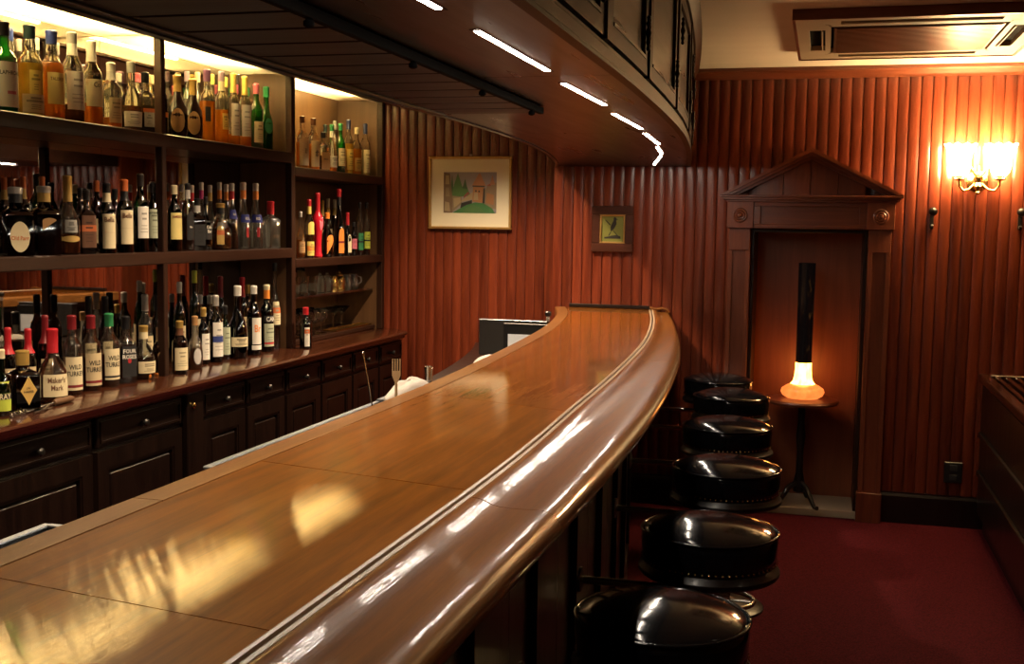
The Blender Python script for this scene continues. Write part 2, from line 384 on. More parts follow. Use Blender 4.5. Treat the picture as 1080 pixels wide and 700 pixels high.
# ------------------------------------------------------------------ fireplace surround
fp = thing('fireplace_surround', 'dark wooden fireplace surround with pediment and round rosettes on paneled wall', 'fireplace', (-.08, L, 0))
def fx(name, x0, x1, y0, y1, z0, z1, mat=None, parent=None, bv=.002):      # local: x rel. -.08, y = distance in front of wall
    return box(name, x0+.08, x1+.08, -y1, -y0, z0, z1, mat or M['mahog'], parent or fp, bv)
YB = .008
for (a, b) in ((-.502, OX0), (OX1, .338)):
    j = fx('jamb', a, b, YB, .050, .0, 1.56)
    fx('jamb_rail', a+.002, b-.002, .050, .062, 1.44, 1.56, None, j, .002).parent = fp
    fx('jamb_stile', a, a+.024, .050, .062, .16, 1.44); fx('jamb_stile', b-.024, b, .050, .062, .16, 1.44)
    fx('plinth', a-.006, b+.006, YB, .07, 0, .16)
for cx in (-.442, .279):
    bl = fx('corner_block', cx-.070, cx+.070, YB, .085, 1.56, 1.700)
    V, F = latheg([(0, .040), (.006, .040), (.010, .034), (.008, .028), (.014, .022), (.012, .014), (.022, .010), (.026, .0)], 20)
    o = obj('rosette', V, F, M['mahogx'], bl, 40, (cx+.08, -.085, 1.628), (PI/2, 0, 0))
fr = fx('frieze', -.372, .209, YB, .058, 1.56, 1.700, M['mahogx'])
for (a, b, z0, z1) in ((-.372, .209, 1.56, 1.582), (-.372, .209, 1.678, 1.70), (-.372, -.335, 1.582, 1.678), (.172, .209, 1.582, 1.678)):
    fx('frieze_rail', a, b, .058, .072, z0, z1, M['mahogx'])
for (z0, z1, d, e) in ((1.700, 1.712, .092, .012), (1.712, 1.724, .105, .028), (1.724, 1.735, .118, .043)):
    fx('cornice', -.508-e, .344+e, YB, d, z0, z1, M['mahogx'])
ZA = 1.985; zb = 1.735; HX = .475; XM = -.080
# tympanum boards
tx = [-.36, -.22, -.08, .06, .20]
for i in range(4):
    a, b = tx[i], tx[i+1]-.004
    h = lambda xx: zb+(ZA-.05-zb)*(1-abs(xx-XM)/(HX-.04))
    V = [(a+.08, -YB, zb), (b+.08, -YB, zb), (b+.08, -YB, h(b)), (a+.08, -YB, h(a))]
    V += [(p[0], -.05-.004*(i % 2), p[2]) for p in V]
    obj('tympanum_board', V, [(4, 5, 6, 7), (0, 1, 5, 4), (1, 2, 6, 5), (2, 3, 7, 6), (3, 0, 4, 7)], M['mahog'], fp)
for s in (-1, 1):
    for (o0, o1, d) in ((0, .020, .118), (.020, .036, .100), (.036, .052, .080)):
        q = []
        for off in (o0, o1):
            k = off*1.14
            q.append([(s*0, ZA-k), (s*(HX-.0-off*1.9), zb+.002 if off else zb)])
        V = []
        for yy in (-YB, -d):
            V += [(q[0][0][0], yy, q[0][0][1]), (q[0][1][0], yy, q[0][1][1]), (q[1][1][0], yy, q[1][1][1]), (q[1][0][0], yy, q[1][0][1])]
        link('raking_cornice', fixn(mesh('raking_cornice', V, [(0, 1, 2, 3), (7, 6, 5, 4), (0, 4, 5, 1), (1, 5, 6, 2), (2, 6, 7, 3), (3, 7, 4, 0)], M['mahogx'])), fp)
fx('hearth_slab', OX0+.005, OX1-.005, -.345, .012, 0, .04, M['stone'], None, .003)
# niche lining with cased edges
fx('niche_back', OX0+.002, OX1-.002, -.349, -.335, .04, OZ1-.002, M['niche'])
fx('niche_side', OX0+.001, OX0+.02, -.335, -.002, .04, OZ1-.002, M['shelfz']); fx('niche_side', OX1-.02, OX1-.001, -.335, -.002, .04, OZ1-.002, M['shelfz'])
fx('niche_top', OX0+.02, OX1-.02, -.335, -.002, OZ1-.02, OZ1-.002, M['shelfz'])

# ------------------------------------------------------------------ back bar cabinets and counter
ZK, XK = .913, -2.40                         # counter top height, front edge
XS = -2.60; XM_ = -2.905                     # shelf front plane, mirror plane
ct = thing('back_counter', 'long dark red wooden back counter with moulded edge under the bottles', 'counter', (-2.65, 4.3, ZK-.05))
def ctp(y):
    cut = 0 if y < 6.42 else (y-6.42)*.9
    f = XK-cut
    return [(XL+.002+2.65, -.002), (XL+.002+2.65, .05), (f-.018+2.65, .05), (f-.006+2.65, .047), (f+2.65, .038), (f-.004+2.65, .028), (f-.016+2.65, .022), (f-.020+2.65, .010), (f-.034+2.65, -.002)]
V, F = sweepY(lambda y: ctp(y), 2.0, 6.535, 40); V = [(a, b-4.3, c) for a, b, c in V]
link('counter_top', fixn(mesh('counter_top', V, F, M['counter'], None, 30)), ct)
def cabinet(y0, y1, units, label):
    """units: list of (ya, yb) columns, each a drawer over a panelled door"""
    t = thing('back_cabinet', label, 'cabinet', (-2.65, (y0+y1)/2, 0), 0, 'cabinets under the back counter')
    oy = (y0+y1)/2; X0 = -2.45+2.65
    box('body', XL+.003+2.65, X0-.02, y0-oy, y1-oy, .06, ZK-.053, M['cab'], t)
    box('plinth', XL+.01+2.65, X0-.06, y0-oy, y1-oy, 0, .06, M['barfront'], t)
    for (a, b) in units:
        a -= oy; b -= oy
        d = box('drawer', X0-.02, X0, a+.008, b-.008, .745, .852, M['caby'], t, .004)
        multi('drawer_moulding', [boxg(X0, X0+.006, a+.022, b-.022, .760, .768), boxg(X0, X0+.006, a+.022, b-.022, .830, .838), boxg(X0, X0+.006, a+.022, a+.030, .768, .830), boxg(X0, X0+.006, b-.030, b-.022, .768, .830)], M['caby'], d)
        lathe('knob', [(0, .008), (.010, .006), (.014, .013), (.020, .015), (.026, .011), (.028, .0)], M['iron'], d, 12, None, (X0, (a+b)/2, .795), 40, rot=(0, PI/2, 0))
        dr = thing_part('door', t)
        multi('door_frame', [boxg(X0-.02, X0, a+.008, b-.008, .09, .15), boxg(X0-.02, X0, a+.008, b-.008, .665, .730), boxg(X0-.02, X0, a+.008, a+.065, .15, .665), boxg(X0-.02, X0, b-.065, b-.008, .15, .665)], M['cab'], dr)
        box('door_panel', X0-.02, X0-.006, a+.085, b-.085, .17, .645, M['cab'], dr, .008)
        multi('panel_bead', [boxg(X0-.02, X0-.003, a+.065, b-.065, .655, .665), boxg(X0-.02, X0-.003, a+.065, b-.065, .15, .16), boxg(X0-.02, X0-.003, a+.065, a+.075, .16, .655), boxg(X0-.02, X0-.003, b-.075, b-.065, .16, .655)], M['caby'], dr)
    return t
def thing_part(name, parent):
    o = bpy.data.objects.new(name, None); o.empty_display_size = .02; C.objects.link(o); o.parent = parent; return o
cabinet(2.1, 4.005, [(2.2, 2.80), (2.82, 3.42), (3.435, 4.0)], 'near dark cabinet with wide drawers under the back counter')
cabinet(4.14, 6.50, [(4.145, 4.515), (4.525, 4.90), (4.91, 5.30), (5.31, 5.70), (5.71, 6.08), (6.09, 6.46)], 'far dark cabinet with narrow drawers under the back counter')
pl = thing('cabinet_pilaster', 'narrow dark pilaster between near and far back cabinets', 'pilaster', (-2.46, 4.072, 0))
box('shaft', -.08, .025, -.062, .062, 0, ZK-.053, M['cab'], pl, .004)
lathe('keyhole_rosette', [(0, .012), (.006, .012), (.010, .006), (.011, 0)], M['brass'], pl, 12, None, (.025, -.02, .81), 40, rot=(0, PI/2, 0))

# ------------------------------------------------------------------ bottle shelves
sh = thing('back_bar_shelving', 'tall dark wooden bottle shelving with mirrored back behind the bar', 'shelving', (-2.75, 4.3, ZK))
def sx(name, x0, x1, y0, y1, z0, z1, mat, parent=None, bv=0.): return box(name, x0+2.75, x1+2.75, y0-4.3, y1-4.3, z0-ZK, z1-ZK, mat, parent or sh, bv)
PY = [2.92, 4.13, 5.30, 6.52]
ZT = 2.295; Z1A, Z2A, Z1B, Z2B = 1.424, 1.903, 1.366, 1.836
for i, y in enumerate(PY):
    wd = .030 if i < 2 else .042
    sx('post', XS-.035, XS, y-wd/2, y+wd/2, ZK, ZT+.1, M['shelfz'], None, .003)
sx('divider', XM_+.012, XS-.035, 5.285, 5.318, ZK, ZT, M['bay']); sx('divider', XM_+.012, XS-.035, 6.50, 6.54, ZK, ZT, M['bay'])
sx('divider', XM_+.012, XS-.035, 2.905, 2.935, ZK, ZT, M['shelfz'])
sx('shelf_board', XM_+.012, XS+.002, 2.935, 5.285, Z1A-.05, Z1A, M['shelf'], None, .004)
sx('shelf_board', XM_+.012, XS+.002, 2.935, 5.285, Z2A-.055, Z2A, M['shelf'], None, .004)
sx('shelf_board', XM_+.012, XS+.002, 5.318, 6.50, Z1B-.045, Z1B, M['shelf'], None, .004)
sx('shelf_board', XM_+.012, XS+.002, 5.318, 6.50, Z2B-.05, Z2B, M['shelf'], None, .004)
ZG = 1.165
sx('glass_shelf', XM_+.012, XS-.05, 5.32, 6.49, ZG-.012, ZG, G['clear'])
sx('low_riser', XM_+.012, XS-.04, 5.32, 6.49, ZK+.001, ZK+.025, M['shelf'], None, .003)
for a_, b_ in ((2.935, 4.129), (4.131, 5.285), (5.318, 6.50)): sx('ribbed_diffuser', XM_+.012, XS-.036, a_, b_, ZT, ZT+.003, M['diff'])
sx('light_box', XM_+.0, XS-.036, 2.92, 6.54, ZT+.095, ZT+.110, M['white']); sx('light_box_back', XM_+.0, XM_+.010, 2.92, 6.54, ZT+.003, ZT+.095, M['white'])
for y_ in (4.13, 5.30): sx('light_box_rib', XM_+.011, XS-.036, y_-.010, y_+.010, ZT+.004, ZT+.095, M['white'])
sx('top_rail', XS-.035, XS+.004, 2.92, 6.54, ZT-.012, ZT+.105, M['shelf'], None, .003)
sx('mirror_pane', XM_, XM_+.01, 2.935, 4.13, ZK, ZT, M['mirror']); sx('mirror_pane', XM_, XM_+.01, 4.132, 5.285, ZK, ZT, M['mirror'])
sx('back_panel', XM_, XM_+.01, 5.318, 6.50, ZK, ZT, M['bay'])
for (a, b) in ((3.05, 4.05), (4.22, 5.08), (5.42, 6.28)):
    t = thing('tube_light', 'fluorescent tube in the ceiling of the %s shelf bay' % ('left' if a < 4 else 'middle' if a < 5 else 'right'), 'light', (-2.663, (a+b)/2, ZT+.0945), 0, 'tube lights in the shelf bays')
    h = (b-a)/2
    box('housing', -.025, .025, -h-.03, h+.03, -.018, 0, M['white'], t)
    tube('tube', [(0, -h, -.033), (0, h, -.033)], .014, M['tube'], t, 10)
    for s in (-1, 1): box('end_cap', -.016, .016, s*(h+.012)-.010, s*(h+.012)+.010, -.05, -.018, M['white'], t)

# ------------------------------------------------------------------ bar
HB = 1.098
xb = interp([(-1, -1.08), (1.0, -1.08), (2.4, -1.08), (3.05, -1.083), (3.6, -1.108), (4.24, -1.150), (4.98, -1.215), (5.6, -1.305), (6.0, -1.385), (6.33, -1.474)])
xg = interp([(-1, -.568), (1.0, -.568), (1.9, -.566), (2.3, -.573), (2.74, -.590), (3.34, -.610), (4.17, -.652), (4.7, -.695), (5.2, -.752), (5.7, -.820), (6.2, -.900), (6.33, -.92)])
xf = interp([(-1, -.405), (1.2, -.402), (2.0, -.396), (2.7, -.404), (3.2, -.424), (3.64, -.452), (4.2, -.500), (4.79, -.570), (5.4, -.660), (5.99, -.755), (6.33, -.815)])
BY0, BY1 = -.7, L-.013
bar = thing('bar_counter', 'long curved glossy golden brown wooden bar counter with rounded front rail', 'bar', (-.8, 3.0, 0))
bar_sub = lambda V: [(a+.8, b-3.0, c) for a, b, c in V]
def bsweep(name, prof, y0, y1, mat, n=None, smooth=30, parent=None):
    n = n or max(4, int((y1-y0)/.12)); V, F = sweepY(prof, y0, y1, n)
    return link(name, fixn(mesh(name, bar_sub(V), F, mat, None, smooth)), parent or bar)
ST = .062
js = [(BY0, BY0, 0), (1.188, 1.118, 1), (1.935, 1.835, 1), (2.87, 2.72, 1), (4.05, 3.85, 1), (BY1, BY1, 0)]
for i in range(len(js)-1):
    (a0, a1, _), (b0, b1, _) = js[i], js[i+1]
    n = max(4, int((b0-a0)/.1)); V, F = [], []
    gap = .0012
    for k in range(n+1):
        row = []
        for u in np.linspace(0, 1, 7):
            ya = a0+(a1-a0)*u+gap; yb_ = b0+(b1-b0)*u-gap; y = ya+(yb_-ya)*k/n
            X0 = xb(y)+ST; X1 = xg(y)-.012
            row.append((X0+(X1-X0)*u, y))
        for z in (HB, HB-.035): V += [(px, py, z) for px, py in row]
    m = 7
    for k in range(n):
        o, q = k*14, (k+1)*14
        for j in range(m-1):
            F.append((o+j, o+j+1, q+j+1, q+j)); F.append((o+7+j, q+7+j, q+8+j, o+8+j))
        F.append((o, q, q+7, o+7)); F.append((o+6, o+13, q+13, q+6))
    for o in (0, n*14):
        for j in range(m-1): F.append((o+j, o+7+j, o+8+j, o+j+1))
    link('top_board', fixn(mesh('top_board', bar_sub(V), F, M['bartop'])), bar)
for a, b in ((BY0, 1.6), (1.602, 3.9), (3.902, BY1)):
    bsweep('back_strip', lambda y: [(xb(y), HB-.05), (xb(y), HB-.006), (xb(y)+.006, HB+.001), (xb(y)+ST-.002, HB+.001), (xb(y)+ST-.002, HB-.05)], a, b, M['barback'])
gy = lambda d: (lambda y: [(xg(y)+d[0], HB-.03), (xg(y)+d[0], HB+d[2]), ((2*xg(y)+d[0]+d[1])/2, HB+d[3]), (xg(y)+d[1], HB+d[2]), (xg(y)+d[1], HB-.03)])
bsweep('bead', gy((-.0115, -.0035, .0005, .0025)), BY0, BY1, M['line'])
bsweep('groove_inlay', gy((-.003, .0030, -.005, -.005)), BY0, BY1, M['groove'])
bsweep('bead', gy((.0035, .0115, .0005, .0025)), BY0, BY1, M['line'])
def railp(y):
    g = xg(y)+.012; f = xf(y); w_ = f-g
    pts = [(0, -.05), (0, .000), (.04, .0020), (.09, .0016), (.14, -.0004), (.20, -.0042), (.26, -.0078), (.34, -.0102), (.46, -.0114), (.60, -.0112), (.72, -.0104), (.80, -.0106), (.87, -.0128), (.93, -.0178), (.975, -.026), (1.0, -.0365), (.992, -.048), (.96, -.056), (.91, -.060), (.86, -.061), (.855, -.069), (.83, -.076), (.77, -.080), (.70, -.080), (.66, -.05)]
    return [(g+w_*u, HB+z) for u, z in pts]
for a, b in ((BY0, 1.777), (1.779, 3.93), (3.932, BY1)):
    bsweep('front_rail', railp, a, b, M['barrail'], None, 45)
bsweep('under_top', lambda y: [(xb(y)+.004, HB-.08), (xb(y)+.004, HB-.052), (xf(y)-.06, HB-.052), (xf(y)-.06, HB-.08)], BY0, BY1, M['barfront'])
# body
bodyx = lambda y: xf(y)-.215
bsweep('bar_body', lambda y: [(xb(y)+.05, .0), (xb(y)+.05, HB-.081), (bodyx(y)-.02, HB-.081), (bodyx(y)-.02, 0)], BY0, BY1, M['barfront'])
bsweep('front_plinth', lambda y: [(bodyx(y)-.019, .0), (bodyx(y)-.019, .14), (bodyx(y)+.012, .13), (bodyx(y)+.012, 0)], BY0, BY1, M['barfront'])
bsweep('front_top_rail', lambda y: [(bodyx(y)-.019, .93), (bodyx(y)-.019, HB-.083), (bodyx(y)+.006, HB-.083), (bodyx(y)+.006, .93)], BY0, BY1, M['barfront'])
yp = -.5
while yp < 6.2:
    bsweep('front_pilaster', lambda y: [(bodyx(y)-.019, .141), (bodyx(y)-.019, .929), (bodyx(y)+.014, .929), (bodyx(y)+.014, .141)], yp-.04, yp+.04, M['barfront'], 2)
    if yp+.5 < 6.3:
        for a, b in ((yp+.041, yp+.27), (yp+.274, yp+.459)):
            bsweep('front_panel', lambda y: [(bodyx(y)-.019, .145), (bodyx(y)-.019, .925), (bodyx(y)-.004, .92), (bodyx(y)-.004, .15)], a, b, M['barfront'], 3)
    yp += .5
# moulding where the bar meets the wall
V, F = join([boxg(-1.385, -.925, BY1-.012, BY1, HB+.002, HB+.022, .003)])
bs = link('wall_moulding', fixn(mesh('wall_moulding', bar_sub(V), F, M['barfront'])), bar)
V, F = tubeg([(-.926, BY1-.006, HB+.014), (-.905, BY1-.006, HB+.006), (-.885, BY1-.006, HB+.004), (-.855, BY1-.006, HB+.010), (-.83, BY1-.006, HB+.004), (-.817, BY1-.006, HB-.012)], .007, 8)
link('wall_moulding', fixn(mesh('wall_moulding', bar_sub(V), F, M['barrail'], None, 40)), bar)

# ------------------------------------------------------------------ canopy over the bar
ZS = 1.89
ci = interp([(-1, -1.20), (1, -1.20), (2.9, -1.198), (3.6, -1.165), (4.27, -1.178), (4.7, -1.208), (5.2, -1.268), (5.66, -1.343), (6.0, -1.41), (6.33, -1.488)])
co = interp([(-1, -.452), (1, -.452), (2.6, -.453), (3.1, -.462), (3.46, -.472), (4.0, -.495), (4.4, -.522), (5.0, -.575), (5.6, -.640), (6.0, -.688), (6.33, -.728)])
cn = thing('bar_canopy', 'long curved dark wooden canopy with cupboard doors hanging above the bar', 'canopy', (-.8, 3.0, ZS))
cs = lambda V: [(a+.8, b-3.0, c-ZS) for a, b, c in V]
def csweep(name, prof, y0, y1, mat, n=None, parent=None, smooth=30):
    n = n or max(4, int((y1-y0)/.12)); V, F = sweepY(prof, y0, y1, n)
    return link(name, fixn(mesh(name, cs(V), F, mat, None, smooth)), parent or cn)
CY0, CY1 = -.7, L-.014
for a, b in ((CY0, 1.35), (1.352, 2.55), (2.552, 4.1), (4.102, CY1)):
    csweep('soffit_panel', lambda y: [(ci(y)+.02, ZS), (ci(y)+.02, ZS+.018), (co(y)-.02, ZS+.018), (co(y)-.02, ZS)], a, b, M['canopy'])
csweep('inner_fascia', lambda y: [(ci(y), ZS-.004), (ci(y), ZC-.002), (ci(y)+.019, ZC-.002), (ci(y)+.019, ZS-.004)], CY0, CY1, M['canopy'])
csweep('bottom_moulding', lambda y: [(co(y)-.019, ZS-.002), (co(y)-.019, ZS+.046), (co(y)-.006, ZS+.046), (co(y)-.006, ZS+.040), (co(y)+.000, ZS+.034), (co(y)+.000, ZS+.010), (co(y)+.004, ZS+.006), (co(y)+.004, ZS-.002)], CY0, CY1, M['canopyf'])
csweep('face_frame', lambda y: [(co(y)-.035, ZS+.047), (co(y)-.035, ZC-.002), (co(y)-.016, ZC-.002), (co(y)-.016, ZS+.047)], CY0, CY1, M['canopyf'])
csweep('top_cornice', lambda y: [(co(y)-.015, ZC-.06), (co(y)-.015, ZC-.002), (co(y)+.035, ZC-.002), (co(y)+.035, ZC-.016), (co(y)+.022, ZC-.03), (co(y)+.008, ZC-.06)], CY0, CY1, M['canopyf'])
dy = [.40, 1.05, 1.70, 2.372, 3.009, 3.78, 4.60, 5.40, 6.24]
for i in range(len(dy)-1):
    a, b = dy[i], dy[i+1]
    csweep('face_stile', lambda y: [(co(y)-.015, ZS+.047), (co(y)-.015, ZC-.061), (co(y)+.006, ZC-.061), (co(y)+.006, ZS+.047)], a-.022, a+.022, M['canopyf'], 2)
    d = thing_part('canopy_door', cn)
    zb_, zt = ZS+.052, ZC-.066
    fr_ = lambda o0, o1, z0, z1: (lambda y: [(co(y)+o0, z0), (co(y)+o0, z1), (co(y)+o1, z1), (co(y)+o1, z0)])
    csweep('door_rail', fr_(-.015, 0, zb_, zb_+.045), a+.026, b-.026, M['canopyf'], 6, d); csweep('door_rail', fr_(-.015, 0, zt-.045, zt), a+.026, b-.026, M['canopyf'], 6, d)
    csweep('door_stile', fr_(-.015, 0, zb_+.045, zt-.045), a+.026, a+.075, M['canopyf'], 2, d); csweep('door_stile', fr_(-.015, 0, zb_+.045, zt-.045), b-.075, b-.026, M['canopyf'], 2, d)
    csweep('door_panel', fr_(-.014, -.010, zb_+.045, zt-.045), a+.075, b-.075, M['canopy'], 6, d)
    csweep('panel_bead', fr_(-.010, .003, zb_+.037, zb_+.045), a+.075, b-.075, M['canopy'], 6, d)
    for yh, zh in ((a+.085, zt-.14), (b-.085, zb_+.10)):
        prof = [(-.045, .002), (-.040, .006), (-.032, .004), (-.024, .007), (-.014, .004), (0, .009), (.014, .004), (.024, .007), (.032, .004), (.04, .006), (.045, .002)]
        V, F = latheg(prof, 10); obj('scroll_hinge', V, F, M['iron'], d, 50, (co(yh)+.008+.8, yh-3.0, zh-ZS))
# light strips
leds = [((440, 0), (472, 10)), ((501, 31), (579, 75)), ((593, 87), (639, 111)), ((646, 119), (677, 136)), ((680, 140), (695, 152)), ((693, 154), (698, 162)), ((697, 164), (690, 173.3))]
ordn = ['first', 'second', 'third', 'fourth', 'fifth', 'sixth', 'seventh', 'eighth', 'ninth', 'tenth', 'eleventh', 'twelfth', 'thirteenth', 'fourteenth', 'fifteenth', 'sixteenth', 'seventeenth', 'eighteenth', 'nineteenth', 'twentieth']
for i, (p, q) in enumerate(leds):
    A, B = onZ(*p, ZS), onZ(*q, ZS)
    if i == 0: A = Vector((-.605, 1.20, ZS)); B = Vector((-.60, 1.745, ZS))
    m_ = (A+B)/2; Ln = (B-A).length; rz = math.atan2(B.y-A.y, B.x-A.x)
    t = thing('light_strip', '%s glowing white light strip from the camera under the bar canopy' % ordn[i], 'light strip', (m_.x, m_.y, ZS), rz, 'light strips under the canopy')
    box('housing', -Ln/2-.004, Ln/2+.004, -.010, .010, -.0010, -.0001, M['canopyf'], t)
    box('diffuser', -Ln/2+.012, Ln/2-.012, -.0065, .0065, -.0016, -.0010, M['led'], t)
# hanging glass rack
rk = thing('glass_rack', 'slotted dark wooden stemware rack fixed under the bar canopy', 'glass rack', (-.91, 2.4, ZS-.002))
y0 = 1.05; pitch_ = .142; n = 15
for i in range(n):
    a = y0+i*pitch_; b = a+pitch_-.012
    box('rack_board', -1.075+.91, -.80+.91, a-2.4, b-2.4, -.018, -.006, M['rack'], rk, .002)
    tube('slot_end', [(-1.062+.91, b+.006-2.4, -.019), (-1.062+.91, b+.006-2.4, -.008)], .0058, M['chrome'], rk, 8)
box('rack_batten', -.80+.91, -.785+.91, y0-.02-2.4, y0+n*pitch_+.01-2.4, -.019, 0, M['dark'], rk, .002)
box('rack_rail', -1.09+.91, -1.075+.91, y0-.02-2.4, y0+n*pitch_-.01-2.4, -.024, 0, M['rack'], rk, .002)
for i in range(5):
    V, F = latheg([(-.033, .004), (-.030, .009), (-.023, .009), (-.0192, .004)], 10); obj('bolt', V, F, M['dark'], rk, 40, (-.7925+.91, y0+.15+i*.47-2.4, 0))

# aisle downlights
for i, y in enumerate((2.5, 4.0, 5.55)):
    t = thing('ceiling_spot', '%s recessed downlight above the serving aisle' % ('near', 'middle', 'far')[i], 'light', (-1.78, y, ZC), 0, 'downlights over the serving aisle')
    lathe('trim_ring', [(-.0005, .055), (-.008, .055), (-.010, .048), (-.006, .040), (-.0005, .040)], M['brass'], t, 24, capb=False, capt=False)
    lathe('lens', [(-.004, .0395), (-.0035, .0395)], M['downl'], t, 24)
    ld = bpy.data.lights.new('bulb', 'SPOT'); ld.energy = W_DOWN*(1.5 if i == 2 else 1); ld.color = (1, .72, .45); ld.spot_size = math.radians(125); ld.spot_blend = .8; ld.shadow_soft_size = .035
    lo = bpy.data.objects.new('bulb', ld); C.objects.link(lo); lo.parent = t; lo.location = (0, 0, -.02)
# unseen fill lamps, added to light the guests' side of the room
for i, (x, y) in enumerate(((.55, .35), (1.2, 2.6))):
    t = thing('ceiling_spot', 'added unseen ceiling fill lamp over the guest floor, %s one' % ('rear', 'front')[i], 'light', (x, y, ZC), 0, 'added fill lamps over the guest floor')
    lathe('trim_ring', [(-.0005, .055), (-.008, .055), (-.010, .048), (-.006, .040), (-.0005, .040)], M['brass'], t, 24, capb=False, capt=False)
    lathe('lens', [(-.004, .0395), (-.0035, .0395)], M['downl'], t, 24)
    ld = bpy.data.lights.new('bulb', 'SPOT'); ld.energy = W_FILL; ld.color = (1, .78, .55); ld.spot_size = math.radians(110); ld.spot_blend = .9; ld.shadow_soft_size = .04
    lo = bpy.data.objects.new('bulb', ld); C.objects.link(lo); lo.parent = t; lo.location = (0, 0, -.02)

# ------------------------------------------------------------------ bar stools
def make_stool(pos, bx, label):
    x, y = pos; t = thing('bar_stool', label, 'stool', (x, y, 0), 0, 'black leather stools along the bar')
    R_ = .178
    lathe('seat_cushion', [(.672, R_-.012), (.676, R_-.002), (.70, R_), (.735, R_+.002), (.753, R_), (.762, R_-.010), (.773, R_-.035), (.784, R_-.075), (.790, R_-.12), (.792, .0)], M['leather'], t, 40, smooth=True)
    V, F = [], []
    nn = 48
    V, F = tubeg([((R_+.001)*math.cos(2*PI*i/nn), (R_+.001)*math.sin(2*PI*i/nn), .755) for i in range(nn+1)], .0042, 6)
    obj('piping', V, F, M['leather'], t, True)
    parts = []
    for i in range(64):
        a = 2*PI*i/64; parts.append(latheg([(.678, .0035), (.6815, .0028), (.683, 0)], 5, None, (R_+.001)*math.cos(a), (R_+.001)*math.sin(a)))
    for k in range(len(parts)):
        a = 2*PI*k/64; c0 = Vector(((R_)*math.cos(a), (R_)*math.sin(a), .680)); d = Vector((math.cos(a), math.sin(a), 0)); s_ = Vector((-math.sin(a), math.cos(a), 0))
        ring = [c0+s_*.0034*math.cos(2*PI*q/6)+Vector((0, 0, 1))*.0034*math.sin(2*PI*q/6) for q in range(6)]
        parts[k] = (ring+[c0+d*.0035], [(q, (q+1) % 6, 6) for q in range(6)])
    V, F = join(parts); o = obj('nail_trim', V, F, M['brass'], t, True); o['kind'] = 'stuff'
    lathe('seat_ring', [(.640, R_-.03), (.640, R_+.002), (.646, R_+.008), (.656, R_+.008), (.664, R_+.001), (.672, R_-.004), (.672, R_-.03)], M['barfront'], t, 40, smooth=40)
    lathe('swivel_plate', [(.618, .07), (.618, .09), (.640, .09), (.640, .07)], M['iron'], t, 20)
    lathe('column', [(.03, .032), (.30, .028), (.618, .028)], M['chrome'], t, 20)
    lathe('base', [(0, .17), (.010, .17), (.022, .15), (.035, .06), (.05, .034)], M['iron'], t, 32)
    V, F = tubeg([(.105*math.cos(2*PI*i/24), .105*math.sin(2*PI*i/24), .30) for i in range(25)], .009, 8); obj('foot_ring', V, F, M['chrome'], t, True)
    for a in (0, 2*PI/3, 4*PI/3): tube('foot_ring_spoke', [(.028*math.cos(a), .028*math.sin(a), .30), (.1*math.cos(a), .1*math.sin(a), .30)], .006, M['chrome'], t, 6)
    tube('wall_arm', [(0, 0, .585), (bx-x-.002, 0, .585)], .011, M['chrome'], t, 10)
    lathe('arm_flange', [(0, .035), (.006, .035), (.012, .015)], M['iron'], t, 16, loc=(bx-x+.001, 0, .585), rot=(0, PI/2, 0))
    return t
st = [(-.294, 2.29), (-.265, 3.004), (-.289, 3.826), (-.353, 4.651), (-.403, 5.50), (-.515, 6.07)]
sl = ['nearest black leather stool at the bottom of the picture', 'second black leather bar stool from the camera', 'third black leather bar stool from the camera', 'fourth black leather bar stool from the camera', 'fifth black leather bar stool, next to the lamp table', 'farthest black leather bar stool against the paneled wall']
for p, l in zip(st, sl): make_stool(p, bodyx(p[1])+.014, l)

# ------------------------------------------------------------------ lamp table and lamp
TX, TY, TZ = -.085, 6.415, .63
t = thing('lamp_table', 'small round dark pedestal table carrying the glowing vase lamp', 'table', (TX, TY, .04))
z0 = -.04
lathe('table_top', [(TZ-.028+z0, .17), (TZ-.024+z0, .19), (TZ-.012+z0, .196), (TZ-.002+z0, .19), (TZ+z0, .18)], M['mahogx'], t, 40)
lathe('pedestal', [(.06, .012), (.07, .03), (.12, .032), (.18, .02), (.30, .018), (.38, .026), (.46, .018), (TZ-.05+z0, .02), (TZ-.028+z0, .05)], M['barfront'], t, 20)
for a in (-.95, -2.4, 1.3):
    tube('leg', [(.02*math.cos(a), .02*math.sin(a), .12), (.07*math.cos(a), .07*math.sin(a), .10), (.12*math.cos(a), .12*math.sin(a), .045), (.15*math.cos(a), .15*math.sin(a), .012), (.175*math.cos(a), .175*math.sin(a), .014)], [.016, .015, .013, .011, .012], M['barfront'], t, 8)
t = thing('vase_lamp', 'tall glowing orange art glass vase lamp with dark neck', 'lamp', (TX, TY, TZ))
lathe('bowl', [(0, .055), (.004, .085), (.018, .108), (.038, .118), (.056, .112), (.072, .088), (.082, .066)], M['vase_bowl'], t, 36, smooth=True)
lathe('neck', [(.082, .066), (.10, .052), (.13, .046), (.17, .0435), (.20, .043)], M['vase_neck'], t, 36, smooth=True, capb=False, capt=False)
lathe('sleeve', [(.20, .043), (.30, .0435), (.50, .0445), (.70, .046), (.745, .0465), (.742, .042), (.5, .040), (.21, .039)], M['vase_dark'], t, 36, smooth=40, capb=False, capt=False)

